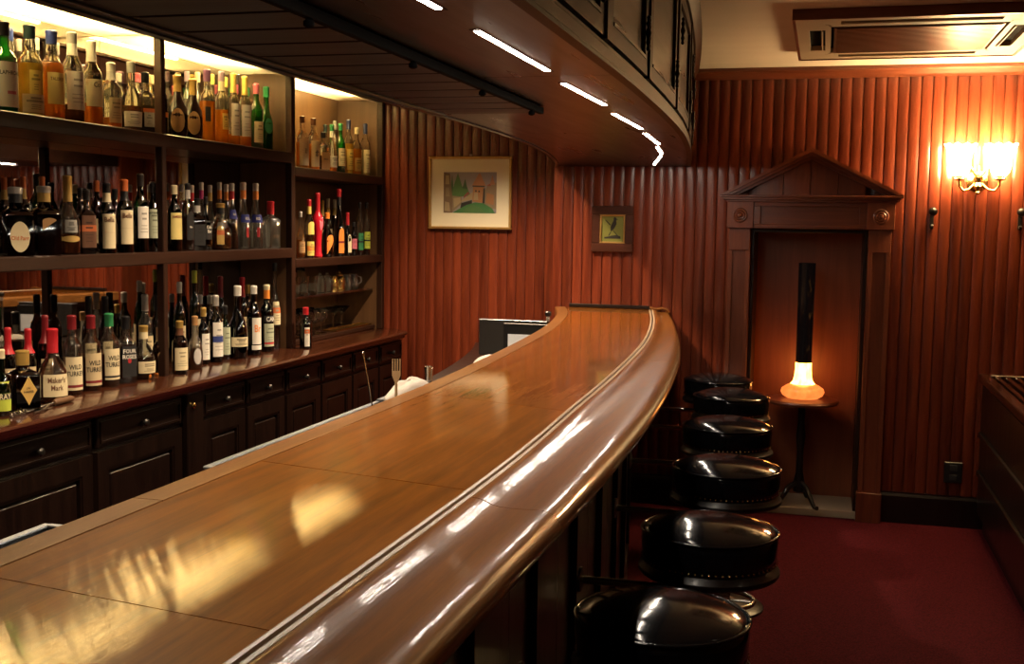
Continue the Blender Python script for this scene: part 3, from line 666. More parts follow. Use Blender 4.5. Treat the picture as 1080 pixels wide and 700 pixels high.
# ------------------------------------------------------------------ wall sconce
YW = L-.012
t = thing('wall_sconce', 'brass wall sconce with two glowing frilled glass shades', 'wall lamp', (.745, YW, 1.80))
V, F = latheg([(0, .050), (.006, .055), (.012, .050), (.018, .030), (.030, .022), (.034, 0)], 24); obj('backplate', V, F, M['brass'], t, 40, (0, 0, .015), (PI/2, 0, 0))
lathe('finial', [(-.055, .0), (-.050, .010), (-.042, .014), (-.034, .008), (-.026, .018), (-.010, .022), (.006, .014), (.02, .020), (.034, .026), (.040, .012)], M['brass'], t, 20, loc=(0, -.045, 0))
for a in (-.9, 0, .9):
    tube('leaf_scroll', [(.01*math.sin(a), -.045, .035), (.03*math.sin(a), -.05, .055), (.05*math.sin(a), -.052, .085), (.062*math.sin(a), -.056, .092)], [.006, .007, .005, .003], M['brass'], t, 6)
for s in (-1, 1):
    arm = tube('arm', [(s*.018, -.045, .0), (s*.045, -.06, -.028), (s*.075, -.075, -.034), (s*.094, -.085, -.012), (s*.096, -.088, .018)], .0058, M['brass'], t, 10)
    lathe('cup', [(.015, .010), (.020, .026), (.026, .030), (.032, .022), (.040, .024)], M['brass'], arm, 20, loc=(s*.096, -.088, 0))
    prof = [(.042, .030), (.060, .043), (.085, .050), (.115, .050), (.145, .054), (.175, .064), (.195, .076)]
    V, F = [], []; n = 40
    for k, (z, r) in enumerate(prof):
        for i in range(n):
            a = 2*PI*i/n; rr = r*(1+.05*(k/6.)**2*math.cos(10*a)); V.append((s*.096+rr*math.cos(a), -.088+rr*math.sin(a), z+(.006*math.cos(10*a) if k == 6 else 0)))
    for k in range(len(prof)-1):
        for i in range(n): F.append((k*n+i, k*n+(i+1) % n, (k+1)*n+(i+1) % n, (k+1)*n+i))
    obj('shade', V, F, M['shade'], t, True)
# coat hooks
for i, (px, py) in enumerate(((983, 226), (1076, 227))):
    p = onY(px, py, YW); t = thing('coat_hook', '%s black coat hook on the wall below the sconce' % ('left', 'right')[i], 'hook', (p.x, YW, p.z), 0, 'coat hooks')
    box('backplate', -.010, .010, -.006, 0, -.075, .02, M['iron'], t, .002)
    tube('peg', [(0, -.004, .0), (0, -.03, .004), (0, -.045, .012)], .007, M['iron'], t, 8)
    V, F = latheg([(-.018, .004), (-.012, .018), (0, .023), (.012, .018), (.018, .004)], 16); obj('knob', V, F, M['iron'], t, True, (0, -.05, .014), (PI/2, 0, 0))
    tube('lower_hook', [(0, -.004, -.06), (0, -.025, -.068), (0, -.034, -.056)], [.006, .006, .008], M['iron'], t, 8)
# outlet
p = onY(1005, 498, YW); t = thing('wall_outlet', 'dark wall outlet plate low on the paneling', 'outlet', (p.x, YW, p.z))
box('plate', -.045, .045, -.010, 0, -.055, .055, M['blackp'], t, .003)
for s in (-1, 1): box('socket', -.018, .018, -.012, -.010, s*.026-.015, s*.026+.015, M['greyp'], t, .001)

# ------------------------------------------------------------------ pictures
def frame(t, w_, h_, b, d, mat, z=0, y=0, name='frame'):
    for a in ((-w_/2, w_/2, h_/2-b, h_/2), (-w_/2, w_/2, -h_/2, -h_/2+b), (-w_/2, -w_/2+b, -h_/2+b, h_/2-b), (w_/2-b, w_/2, -h_/2+b, h_/2-b)):
        box(name, a[0], a[1], y-d, y, a[2], a[3], mat, t, min(.004, b*.3))
a, b = onY(453.5, 165, L2-.012), onY(540, 242.5, L2-.012)
pw, ph = b.x-a.x, a.z-b.z; pc = (a+b)/2
t = thing('framed_painting', 'gold framed castle painting with wide white mat on the aisle wall', 'picture', (pc.x, L2-.0125, pc.z))
frame(t, pw, ph, .016, .026, M['gold'])
box('mat', -pw/2+.016, pw/2-.016, -.010, -.001, -ph/2+.016, ph/2-.016, M['mat'], t)
A0, A1, B0, B1 = -pw/2+pw*.178, -pw/2+pw*.815, ph/2-ph*.775, ph/2-ph*.215
fr_w = A1-A0; fr_h = B1-B0
cols = [(.26, .24, .27), (.16, .11, .07), (.03, .09, .03), (.06, .16, .05), (.33, .16, .07), (.38, .17, .09), (.04, .16, .05), (.22, .17, .11), (.35, .28, .17), (.25, .06, .05), (.02, .02, .02)]
mats = [pm(c, .6) for c in cols]
S = [(0, [(0, 0), (1, 0), (1, 1), (0, 1)]),
     (2, [(.13, .40), (.30, .40), (.26, .72), (.20, .55)]), (2, [(.16, .97), (.13, .42), (.2, .45)]), (3, [(.16, .45), (.42, .42), (.34, .70), (.27, .98), (.20, .70)]), (2, [(.30, .45), (.50, .45), (.44, .66), (.41, .84), (.37, .66)]), (3, [(.16, .38), (.52, .42), (.46, .58), (.30, .62), (.18, .52)]),
     (1, [(0, 0), (.17, 0), (.17, .35), (.12, .97), (0, .99)]), (8, [(.02, .05), (.13, .03), (.11, .25), (.03, .28)]), (7, [(.04, .4), (.12, .4), (.10, .62), (.04, .62)]), (8, [(.03, .7), (.11, .7), (.10, .92), (.04, .92)]),
     (7, [(.17, .02), (.35, .22), (.34, .40), (.17, .42)]), (8, [(.20, .12), (.33, .26), (.32, .38), (.19, .36)]),
     (8, [(.32, .27), (.56, .34), (.56, .52), (.36, .32)]), (9, [(.38, .36), (.50, .48), (.46, .52), (.39, .42)]),
     (7, [(.76, .15), (1, .10), (1, .75), (.84, .68), (.78, .55)]), (4, [(.80, .25), (.95, .20), (.95, .45), (.82, .5)]), (5, [(.79, .67), (.97, .70), (.92, .93), (.88, .72)]), (9, [(.82, .66), (.90, .66), (.87, .72)]),
     (4, [(.55, .28), (.75, .25), (.77, .65), (.56, .66)]), (8, [(.57, .32), (.66, .32), (.65, .5), (.58, .5)]), (5, [(.54, .67), (.80, .66), (.69, .98), (.66, .95)]), (10, [(.60, .52), (.63, .52), (.63, .56), (.60, .56)]), (10, [(.66, .51), (.69, .51), (.69, .55), (.66, .55)]), (10, [(.55, .645), (.78, .635), (.78, .67), (.55, .675)]),
     (10, [(.74, .24), (.78, .24), (.785, .62), (.755, .60)]), (10, [(.32, .12), (.55, .18), (.54, .32), (.34, .24)]),
     (6, [(.17, 0), (.98, 0), (.92, .12), (.76, .24), (.60, .26), (.45, .20), (.30, .10)]), (3, [(.35, 0), (.8, 0), (.70, .14), (.55, .20), (.42, .12)])]
V, F, I = [], [], []
for k, (ci_, poly) in enumerate(S):
    n0 = len(V); V += [(A0+fr_w*u, -.0102-.00006*k, B0+fr_h*v) for u, v in poly]; F.append(tuple(range(n0, n0+len(poly)))); I.append(ci_)
link('painting', mesh('painting', V, F, mats, I), t)
box('hanging_clip', -.008, .008, -.008, -.002, ph/2+.003, ph/2+.012, M['white'], t)
a, b = onY(625, 217, L-.012), onY(668, 266, L-.012)
pw, ph = b.x-a.x, a.z-b.z; pc = (a+b)/2
t = thing('bird_picture', 'small bird picture in a wide dark frame above the bar end', 'picture', (pc.x, L-.0125, pc.z))
frame(t, pw, ph, .048, .022, M['birdf'])
frame(t, pw-.092, ph-.092, .011, .020, M['gold'], name='inner_frame')
box('print', -pw/2+.055, pw/2-.055, -.010, -.001, -ph/2+.055, ph/2-.055, pm((.16, .17, .03), .5), t)
bw, bh = pw-.114, ph-.114
bird = [[(.36, .34), (.30, .22), (.36, .24), (.46, .42)], [(.42, .40), (.56, .50), (.68, .70), (.66, .82), (.56, .86), (.48, .74), (.40, .58)], [(.54, .82), (.66, .80), (.68, .92), (.60, .97), (.54, .93)], [(.67, .86), (.76, .88), (.68, .90)],
        [(.46, .50), (.52, .46), (.78, .22), (.74, .20)], [(.15, .84), (.18, .86), (.42, .66), (.38, .64)], [(.12, .12), (.88, .12), (.86, .22), (.70, .26), (.45, .24), (.30, .20), (.14, .18)]]
V, F = [], []
for k, poly in enumerate(bird):
    n0 = len(V); V += [(-bw/2+bw*u, -.0102-.00006*k, -bh/2+bh*v) for u, v in poly]; F.append(tuple(range(n0, n0+len(poly))))
obj('bird_drawing', V, F, pm((.012, .009, .006), .6), t)

# ------------------------------------------------------------------ ceiling air conditioner
t = thing('air_conditioner', 'cream ceiling cassette air conditioner with louvred vents and central grille', 'air conditioner', (.33, 5.22, ZC))
w2, h2, dz = .485, .555, .038
for (a, b, c, d) in ((-w2, w2, -h2, -h2+.012), (-w2, w2, h2-.012, h2), (-w2, -w2+.012, -h2+.012, h2-.012), (w2-.012, w2, -h2+.012, h2-.012)):
    box('edge_frame', a, b, c, d, -dz-.004, -.0005, M['mahogx'], t)
gw, gh = .325, .335
multi('cover', [boxg(-w2+.012, -.425, -h2+.012, h2-.012, -dz, -.001), boxg(.425, w2-.012, -h2+.012, h2-.012, -dz, -.001), boxg(-.425, .425, -h2+.012, -.475, -dz, -.001), boxg(-.425, .425, .475, h2-.012, -dz, -.001),
                boxg(-.345, .345, -.405, -gh-.012, -dz, -.001), boxg(-.345, .345, gh+.012, .405, -dz, -.001), boxg(-.36, -gw-.012, -.40, .40, -dz, -.001), boxg(gw+.012, .36, -.40, .40, -dz, -.001),
                boxg(-.425, -.36, -.475, -.27, -dz, -.001), boxg(-.425, -.36, .27, .475, -dz, -.001), boxg(.36, .425, -.475, -.27, -dz, -.001), boxg(.36, .425, .27, .475, -dz, -.001),
                boxg(-.36, -.30, -.475, -.405, -dz, -.001), boxg(.30, .36, -.475, -.405, -dz, -.001), boxg(-.36, -.30, .405, .475, -dz, -.001), boxg(.30, .36, .405, .475, -dz, -.001)], M['cream'], t)
box('inner_void', -.43, .43, -.48, .48, -.016, -.0015, M['dark'], t)
g_ = box('grille', -gw, gw, -gh, gh, -dz-.004, -.018, plain('bronze_grille', (.13, .085, .055), .30, .6), t, .004)
for i in range(22):
    yy = -gh+.02+i*(2*gh-.04)/21; box('grille_slat', -gw+.012, gw-.012, yy-.008, yy+.008, -dz-.0065, -dz-.004, M['cream'] if 0 else g_.data.materials[0], g_)
def flap(x0, x1, y0, y1, rx, ry):
    o = box('vent_flap', -(x1-x0)/2, (x1-x0)/2, -(y1-y0)/2, (y1-y0)/2, -.002, .002, M['cream'], t); o.location = ((x0+x1)/2, (y0+y1)/2, -dz+.008); o.rotation_euler = (rx, ry, 0)
flap(-.385, -.362, -.255, .255, 0, 1.35); flap(.362, .385, -.255, .255, 0, -1.35); flap(-.29, .29, -.455, -.43, 1.3, 0); flap(-.29, .29, .43, .455, -1.3, 0)

# ------------------------------------------------------------------ slatted cabinet at the right wall
t = thing('slatted_cabinet', 'low dark cabinet with slatted top against the paneled wall', 'cabinet', (1.2, 5.2, 0))
XA, XB, YA, YBk, ZB = .80, 1.62, 4.0, L-.03, .825
lx = lambda v: v-1.2
ly = lambda v: v-5.2
box('side_panel', lx(XA+.02), lx(XA+.045), ly(YA+.02), ly(YBk-.02), .10, ZB-.06, M['barfront'], t); box('side_panel', lx(XB-.045), lx(XB-.02), ly(YA+.02), ly(YBk-.02), .10, ZB-.06, M['barfront'], t)
box('front_panel', lx(XA+.045), lx(XB-.045), ly(YA+.02), ly(YA+.045), .10, ZB-.06, M['barfront'], t); box('back_panel', lx(XA+.045), lx(XB-.045), ly(YBk-.04), ly(YBk-.02), .10, ZB-.06, M['barfront'], t)
box('inner_shelf', lx(XA+.045), lx(XB-.045), ly(YA+.045), ly(YBk-.04), .40, .42, M['barfront'], t)
box('plinth', lx(XA+.05), lx(XB-.05), ly(YA+.05), ly(YBk-.05), 0, .10, M['barfront'], t)
for (a, b, c, d) in ((XA, XA+.05, YA, YBk), (XB-.05, XB, YA, YBk), (XA+.05, XB-.05, YA, YA+.05), (XA+.05, XB-.05, YBk-.05, YBk)):
    box('top_frame', lx(a), lx(b), ly(c), ly(d), ZB-.04, ZB, M['counter'], t, .004)
x = XA+.072
while x < XB-.06:
    box('slat', lx(x), lx(x+.022), ly(YA+.05), ly(YBk-.05), ZB-.03, ZB-.006, M['counter'], t, .003); x += .047
for z in (.30, .50): box('side_rail', lx(XA+.004), lx(XA+.02), ly(YA+.06), ly(YBk-.06), z, z+.03, M['barfront'], t, .003)

# ------------------------------------------------------------------ serving side of the bar
wk = thing('work_bench', 'dark low work bench along the serving side of the bar', 'bench', (-1.3, 3.0, 0))
for nm, pf in (('bench_top', lambda y: [(xb(y)-.47, .86), (xb(y)-.47, .88), (xb(y)+.045, .88), (xb(y)+.045, .86)]), ('bench_front', lambda y: [(xb(y)-.44, .08), (xb(y)-.44, .859), (xb(y)-.42, .859), (xb(y)-.42, .08)])):
    V, F = sweepY(pf, BY0, 6.25, 40); V = [(a+1.3, b-3.0, c) for a, b, c in V]
    link(nm, fixn(mesh(nm, V, F, M['barfront'])), wk)
V, F = sweepY(lambda y: [(xb(y)-.38, 0), (xb(y)-.38, .079), (xb(y)+.02, .079), (xb(y)+.02, 0)], BY0, 6.25, 30); V = [(a+1.3, b-3.0, c) for a, b, c in V]
link('bench_plinth', fixn(mesh('bench_plinth', V, F, M['barfront'])), wk)
def tray(label, x0, x1, y0, y1, z1):
    t = thing('steel_bin', label, 'bin', ((x0+x1)/2, (y0+y1)/2, .88)); hx, hy, h = (x1-x0)/2, (y1-y0)/2, z1-.88
    multi('bin_wall', [boxg(-hx, hx, -hy, hy, 0, .004), boxg(-hx, -hx+.004, -hy, hy, .004, h), boxg(hx-.004, hx, -hy, hy, .004, h), boxg(-hx+.004, hx-.004, -hy, -hy+.004, .004, h), boxg(-hx+.004, hx-.004, hy-.004, hy, .004, h)], M['steel'], t)
    multi('rim', [boxg(-hx-.012, -hx+.004, -hy-.01, hy+.01, h, h+.006, .002), boxg(hx-.004, hx+.010, -hy-.01, hy+.01, h, h+.006, .002), boxg(-hx, hx, -hy-.012, -hy+.004, h, h+.006, .002), boxg(-hx, hx, hy-.004, hy+.012, h, h+.006, .002)], M['steel'], t)
    return t
tray('near steel bin on the work bench behind the bar', -1.205, -1.095, .9, 1.555, 1.048)
tray('long steel bin on the work bench holding the fork', -1.200, -1.107, 2.06, 3.34, 1.045)
# bar spoon
sp = thing('bar_spoon', 'thin metal bar spoon leaning in the steel bin', 'spoon', (-1.15, 2.83, .885))
tube('shaft', [(0, .04, .0), (.005, -.04, .20), (.01, -.105, .325)], [.0022, .002, .0018], M['chrome'], sp, 6)
lathe('tip', [(-.006, .0), (-.004, .004), (.004, .004), (.008, 0)], M['chrome'], sp, 8, loc=(.01, -.107, .33))
fk = thing('fork', 'small brass coloured fork standing upright behind the bar', 'fork', (-1.14, 2.96, .885))
fk.rotation_euler = (0, 0, math.radians(21))
box('handle', -.004, .004, -.0015, .0015, 0, .225, M['fork'], fk, .001)
V = [(-.004, -.0015, .225), (.004, -.0015, .225), (.012, -.0015, .245), (.012, -.0015, .258), (-.012, -.0015, .258), (-.012, -.0015, .245)]
V += [(a, .0015, c) for a, b, c in V]
link('fork_head', fixn(mesh('fork_head', V, [(0, 1, 2, 3, 4, 5), (11, 10, 9, 8, 7, 6)]+[(i, (i+1) % 6, 6+(i+1) % 6, 6+i) for i in range(6)], M['fork'])), fk)
for i in range(4): box('tine', -.012+i*.0068, -.0085+i*.0068, -.0012, .0012, .258, .292, M['fork'], fk)
def heap(name, label, loc, sx_, sy_, h, mat, seed, specks=False):
    rnd = random.Random(seed); n, m_ = 14, 20; V, F = [], []
    ph_ = [rnd.uniform(0, 6.28) for _ in range(6)]
    for i in range(n+1):
        for j in range(m_):
            a = 2*PI*j/m_; q = i/n
            wob = 1+.10*math.sin(3*a+ph_[0])+.07*math.sin(5*a+ph_[1]+2*q)
            V.append((sx_*q*wob*math.cos(a), sy_*q*wob*math.sin(a), h*(1-q**3.5)*(1+.10*math.sin(4*a+ph_[2]+5*q))+.010*math.sin(9*q+3*a+ph_[3])*q*(1-q)))
    for i in range(n):
        for j in range(m_): F.append((i*m_+j, i*m_+(j+1) % m_, (i+1)*m_+(j+1) % m_, (i+1)*m_+j))
    F.append(tuple(n*m_+j for j in range(m_)))
    return tag(obj(name, V, F, mat, None, True, loc), label, 'cloth')
lid = tag(obj('bin_lid', *boxg(-.05, .045, -.155, .155, 0, .006), M['steel'], None, False, (-1.155, 3.13, 1.0512)), 'steel lid under the crumpled white cloth behind the bar', 'lid')
heap('bar_cloth', 'crumpled white bar cloth beside the fork', (-1.150, 3.10, 1.0575), .05, .14, .042, M['cloth'], 3)
t = thing('steel_jigger', 'small dark steel cup standing behind the crumpled cloth', 'cup', (-1.155, 3.27, 1.0573))
lathe('cup', [(0, .007), (.003, .009), (.04, .010), (.062, .013), (.058, .011), (.02, .007)], M['chrome'], t, 16, capt=False)
box('handle', .009, .014, -.003, .003, .01, .058, M['chrome'], t, .002)
# till and printer
SYv = 5.55
a, b = onY(505, 337, SYv), onY(577, 342, SYv)
t = thing('till_screen', 'dark till terminal with a pale lit screen behind the bar', 'till', ((a.x+b.x)/2, SYv, .88))
hw = (b.x-a.x)/2; hz = a.z-.88
box('case', -hw, hw, .004, .05, .012, hz, M['greyp'], t, .004)
box('stand', -hw*.6, hw*.6, -.02, .07, 0, .012, M['blackp'], t, .003)
box('top_edge', -hw-.002, hw+.002, .0, .052, hz, hz+.003, M['steel'], t, .001)
box('bezel', -hw*.26, hw+.004, -.004, .004, .012, hz-.012, M['blackp'], t, .002)
p = onY(536, 352, SYv); cxm = (a.x+b.x)/2
box('screen', p.x-cxm, hw-.02, -.006, -.004, .03, p.z-.88, plain('till_display', (.75, .74, .70), .4, emit=((.9, .92, .86), .22)), t)
heap('blue_specked_towel', 'white towel with blue specks lying before the till', (-1.535, 5.26, .8805), .085, .075, .046, M['cloth'], 9)
for i, (dx, dy_, dz_) in enumerate(((-.075, -.02, .045), (-.04, -.045, .058), (-.09, -.03, .02))): pass
p = onY(578, 331, 5.45)
t = thing('tap_handle', 'small black tap handle with a pale knob beside the till', 'tap', (p.x, 5.45, .88))
lathe('stem', [(0, .018), (.006, .018), (.012, .007), (p.z-.88-.03, .006)], M['chrome'], t, 12)
lathe('knob', [(0, .006), (.008, .010), (.016, .010), (.022, .006)], M['cloth'], t, 12, loc=(0, 0, p.z-.88-.035))
lathe('grip', [(0, .008), (.004, .016), (.020, .017), (.026, .010)], M['blackp'], t, 12, loc=(0, 0, p.z-.88-.012))
# corkscrew on the counter
p = onZ(50, 428, ZK); t = thing('corkscrew', 'wooden handled corkscrew lying on the back counter before the bottles', 'corkscrew', (p.x+.027, p.y, ZK))
t.rotation_euler = (0, 0, math.radians(95))
tube('handle', [(.0, 0, .013), (.02, 0, .014), (.06, 0, .013), (.10, 0, .012), (.115, 0, .012)], [.008, .012, .010, .012, .007], M['bay'], t, 12)
tube('shaft', [(-.16, .0, .006), (0, 0, .012)], .004, M['chrome'], t, 8)
tube('worm', [(-.16-.09*i/40, .007*math.cos(i*.9), .0095+.007*math.sin(i*.9)) for i in range(41)], .0022, M['chrome'], t, 6)
multi('lever', [tubeg([(-.03, .0, .010), (-.10, .028, .006), (-.17, .034, .005)], .0045, 6), tubeg([(-.03, 0, .010), (-.10, -.028, .006), (-.17, -.034, .005)], .0045, 6)], M['chrome'], t)

# ------------------------------------------------------------------ bottles
PROF = dict(
    std=[(0, .90), (.012, 1), (.57, 1), (.61, .97), (.655, .84), (.70, .60), (.74, .47), (.80, .42), (.985, .41)],
    port=[(0, .90), (.012, 1), (.56, 1), (.605, .96), (.65, .78), (.69, .54), (.73, .46), (.78, .49), (.82, .43), (.985, .42)],
    wine=[(0, .88), (.010, 1), (.58, 1), (.64, .93), (.69, .66), (.735, .47), (.80, .42), (.985, .41)],
    slim=[(0, .90), (.010, 1), (.42, 1), (.50, .86), (.58, .60), (.68, .42), (.78, .40), (.985, .39)],
    squat=[(0, .82), (.02, .98), (.12, 1), (.33, 1), (.43, .93), (.52, .74), (.60, .47), (.67, .36), (.985, .34)],
    round=[(0, .72), (.03, .93), (.16, 1), (.36, 1), (.48, .90), (.58, .62), (.65, .41), (.72, .37), (.985, .36)],
    square=[(0, .95), (.010, 1), (.58, 1), (.62, .94), (.655, .72), (.69, .48), (.74, .42), (.985, .41)],
    waist=[(0, .72), (.02, .84), (.07, .72), (.20, .62), (.38, .74), (.50, .98), (.58, 1), (.64, .84), (.69, .52), (.74, .40), (.985, .37)])
def rad(kind, fr_):
    pr = PROF[kind]
    for i in range(len(pr)-1):
        if fr_ <= pr[i+1][0]:
            t = (fr_-pr[i][0])/(pr[i+1][0]-pr[i][0]); return pr[i][1]+t*(pr[i+1][1]-pr[i][1])
    return pr[-1][1]
def sqf(a, r, ex): return r if not ex else r/((abs(math.cos(a))**ex+abs(math.sin(a))**ex)**(1/ex))
def lath2(prof, n=22):
    V, F = [], []
    for z, r, ex in prof:
        for i in range(n):
            a = 2*PI*(i+.5)/n; rr = sqf(a, r, ex); V.append((rr*math.cos(a), rr*math.sin(a), z))
    for k in range(len(prof)-1):
        for i in range(n):
            j = (i+1) % n; F.append((k*n+i, k*n+j, (k+1)*n+j, (k+1)*n+i))
    F.append(tuple(range(n-1, -1, -1))); F.append(tuple((len(prof)-1)*n+i for i in range(n)))
    return V, F
def bottle(pos, R, H, kind, g, liq, fill, cap, cap2, capz, labels, face, label, group, name='bottle', bid=0):
    sqr = kind == 'square'; ex = lambda q: 8 if (sqr and q > .7) else None
    t = thing(name, label, 'bottle', pos, face, group)
    V, F = lath2([(q*H, r*R, ex(r)) for q, r in PROF[kind] if q < capz] + [(capz*H, rad(kind, capz)*R, None)])
    obj('glass', V, F, G[g], t, 40)
    if liq:
        top = fill
        pr = [(q*H+.004 if q == 0 else q*H, r*R*.93-.001, ex(r)) for q, r in PROF[kind] if q < top]+[(top*H, rad(kind, top)*R*.93-.001, ex(rad(kind, top)))]
        V, F = lath2(pr); obj('liquid', V, F, LQ[liq], t, 40)
    rn = rad(kind, .9)*R*1.13
    m_ = pm(COL[cap], .35, .5 if cap in ('silver', 'gold') else 0)
    z0 = capz*H
    lathe('cap', [(z0, rn*.98), (z0+.004, rn), (H*.955, rn), (H*.962, rn*1.05), (H*.985, rn*1.05), (H*.995, rn*.9), (H, rn*.75)], m_, t, 16)
    if cap2:
        z1 = max(.64, capz-.13); pr = []
        for q in np.linspace(z1, capz, 5): pr.append((q*H, rad(kind, q)*R*1.04+.0006))
        lathe('neck_foil', pr, pm(COL[cap2], .4), t, 18, capb=False, capt=False)
    for lb in labels:
        shp, col, q0, q1, ha, txt, tcol, band = (list(lb)+[None]*8)[:8]
        ha = math.radians(ha or 68); n = 16; V, F = [], []
        def surf(a, z, off): 
            r = rad(kind, min(.98, max(.0, z/H)))*R; r = sqf(a, r, ex(r/R)) + off
            return (r*math.cos(a), r*math.sin(a), z)
        zm, zh = (q0+q1)/2*H, (q1-q0)/2*H
        for i in range(n+1):
            u = -1+2*i/n
            if shp == 'oval': k = math.sqrt(max(0, 1-u*u)); lo, hi = zm-zh*k, zm+zh*k
            elif shp == 'diamond': k = 1-abs(u); lo, hi = zm-zh*k, zm+zh*k
            elif shp == 'arch': lo, hi = zm-zh, zm+zh*(.45+.55*math.sqrt(max(0, 1-u*u)))
            elif shp == 'fan': lo, hi = zm-zh*(.2-.8*u), zm+zh*(.55+.45*math.sqrt(max(0, 1-u*u)))
            elif shp == 'slant': lo, hi = zm-zh, zm+zh*(.9+.3*u)
            else: lo, hi = zm-zh, zm+zh
            V += [surf(u*ha, lo, .0010), surf(u*ha, (lo+hi)/2, .0010), surf(u*ha, hi, .0010)]
        for i in range(n): F += [(3*i, 3*i+3, 3*i+4, 3*i+1), (3*i+1, 3*i+4, 3*i+5, 3*i+2)]
        lo_ = obj('paper_label', V, F, pm(COL[col], .6), t, True)
        rb = rad(kind, zm/H)*R; wl_ = 2*rb*ha
        if band:
            bc, b0, b1 = band; V, F = [], []
            for i in range(n+1):
                a = (-1+2*i/n)*ha; V += [surf(a, (q0+(q1-q0)*b0)*H, .0014), surf(a, (q0+(q1-q0)*b1)*H, .0014)]
            for i in range(n): F.append((2*i, 2*i+2, 2*i+3, 2*i+1))
            obj('label_band', V, F, pm(COL[bc], .6), lo_)
        if txt:
            s, vf, wf = txt
            me = textmesh(s, .02)
            xs = [v.co.x for v in me.vertices] or [0]; ys = [v.co.y for v in me.vertices] or [0]
            wd = max(max(xs)-min(xs), 1e-5); ht = max(max(ys)-min(ys), 1e-5); cx_, cy_ = (max(xs)+min(xs))/2, (max(ys)+min(ys))/2
            sc = wl_*wf/wd; zc = (q0+(q1-q0)*vf)*H; sy_ = sc*1.35
            for v in me.vertices:
                a = (v.co.x-cx_)*sc/rb; v.co = surf(a, zc+(v.co.y-cy_)*sy_, .0019)
            me.materials.clear(); me.materials.append(pm(COL[tcol or 'black'], .6)); link('lettering', me, lo_)
        elif shp == 'rect' and (q1-q0) > .12:
            V, F = [], []
            rnd = random.Random(int(pos[1]*1000))
            for kk, vf in enumerate((.78, .62, .40, .30, .2)):
                wdt = rnd.uniform(.3, .7)*ha; hh = (.0035 if kk < 2 else .0012)*H/.3
                for i in range(7):
                    a = -wdt+2*wdt*i/6; z = (q0+(q1-q0)*vf)*H; V += [surf(a, z-hh, .0015), surf(a, z+hh, .0015)]
                b0 = kk*14
                for i in range(6): F.append((b0+2*i, b0+2*i+2, b0+2*i+3, b0+2*i+1))
            obj('print', V, F, pm(tuple(c*.45 for c in COL[col]), .6), lo_)['kind'] = 'stuff'
    return t
SHELF = {'T1': (Z2A, 'left bay top shelf', 118), 'T2': (Z2A, 'middle bay top shelf', 150), 'T3': (Z2B, 'right bay top shelf', 180),
         'M1': (Z1A, 'left bay middle shelf', 270), 'M2': (Z1A, 'middle bay middle shelf', 264), 'M3': (Z1B, 'right bay middle shelf', 270),
         'B1': (ZK, 'left bay counter', 430), 'B2': (ZK, 'middle bay counter', 385), 'B3': (ZK, 'right bay counter', 355)}
T = []
def B(s, cx, top, w_, row, kind, g, liq, fill, cap, cap2, capz, labels, desc, dface=0): T.append((s, cx, top, w_, row, kind, g, liq, fill, cap, cap2, capz, labels, desc, dface))
R_ = 'rect'
# top shelf, left bay
B('T1', 5, 22.5, 25, 0, 'port', 'green', 'green', .60, 'black', None, .84, [(R_, 'white', .06, .55, 62, ('LAPHROAIG', .76, .80), 'black', ('white', 0, .02)), (R_, 'pink', .20, .235, 22)], 'green glass bottle with large white label', -13)
B('T1', 33, 26.5, 23, 0, 'port', 'clear', 'gold', .58, 'teal', None, .85, [(R_, 'yellow', .24, .50, 30), (R_, 'beige', .04, .24, 66)], 'yellow whisky bottle with teal cap')
B('T1', 56, 32, 22, 0, 'port', 'clear', 'orange', .63, 'blue', None, .84, [(R_, 'palegold', .17, .52, 50, ('TALISKER', .80, .72), 'brown')], 'orange whisky bottle with blue cap')
B('T1', 77.5, 34, 20.5, 0, 'std', 'clear', 'brown', .20, 'grey', 'white', .87, [(R_, 'white', .14, .56, 60)], 'nearly empty bottle with grey cap and white label')
B('T1', 97.5, 43, 20, 0, 'std', 'clear', 'orange', .26, 'white', 'white', .88, [(R_, 'cream', .22, .54, 58, ('Co', .80, .30), 'black')], 'clear bottle with white cap and pale label')
B('T1', 118, 66, 18.5, 0, 'std', 'clear', 'orange', .16, 'white', 'silver', .86, [(R_, 'beige', .08, .46, 45)], 'short clear bottle with white neck foil')
B('T1', 139, 65, 19.5, 0, 'round', 'clear', 'brown', .36, 'grey', None, .84, [(R_, 'white', .06, .28, 60)], 'rounded bottle with grey cap and low white label')
B('T1', 154, 76, 15, 0, 'square', 'clear', 'dark', .45, 'black', None, .82, [(R_, 'rust', .33, .40, 40), (R_, 'silver', .1, .34, 34)], 'dark square bottle with black cap')
B('T1', 169.5, 75, 14, 0, 'std', 'brown', 'dark', .5, 'black', None, .84, [(R_, 'orange', .28, .36, 55)], 'dark bottle with black cap and orange band')
for cx, tp, c in ((13, 30, 'blue'), (20, 41, 'white'), (40, 40, 'white'), (61, 45, 'silver'), (126, 77, 'white'), (146, 77, 'pink'), (160, 79, 'cream')):
    B('T1', cx, tp, 14, 2, 'std', 'clear', 'pale', .5, c, None, .86, [(R_, 'cream', .12, .46, 55)], 'pale bottle with %s cap' % c)
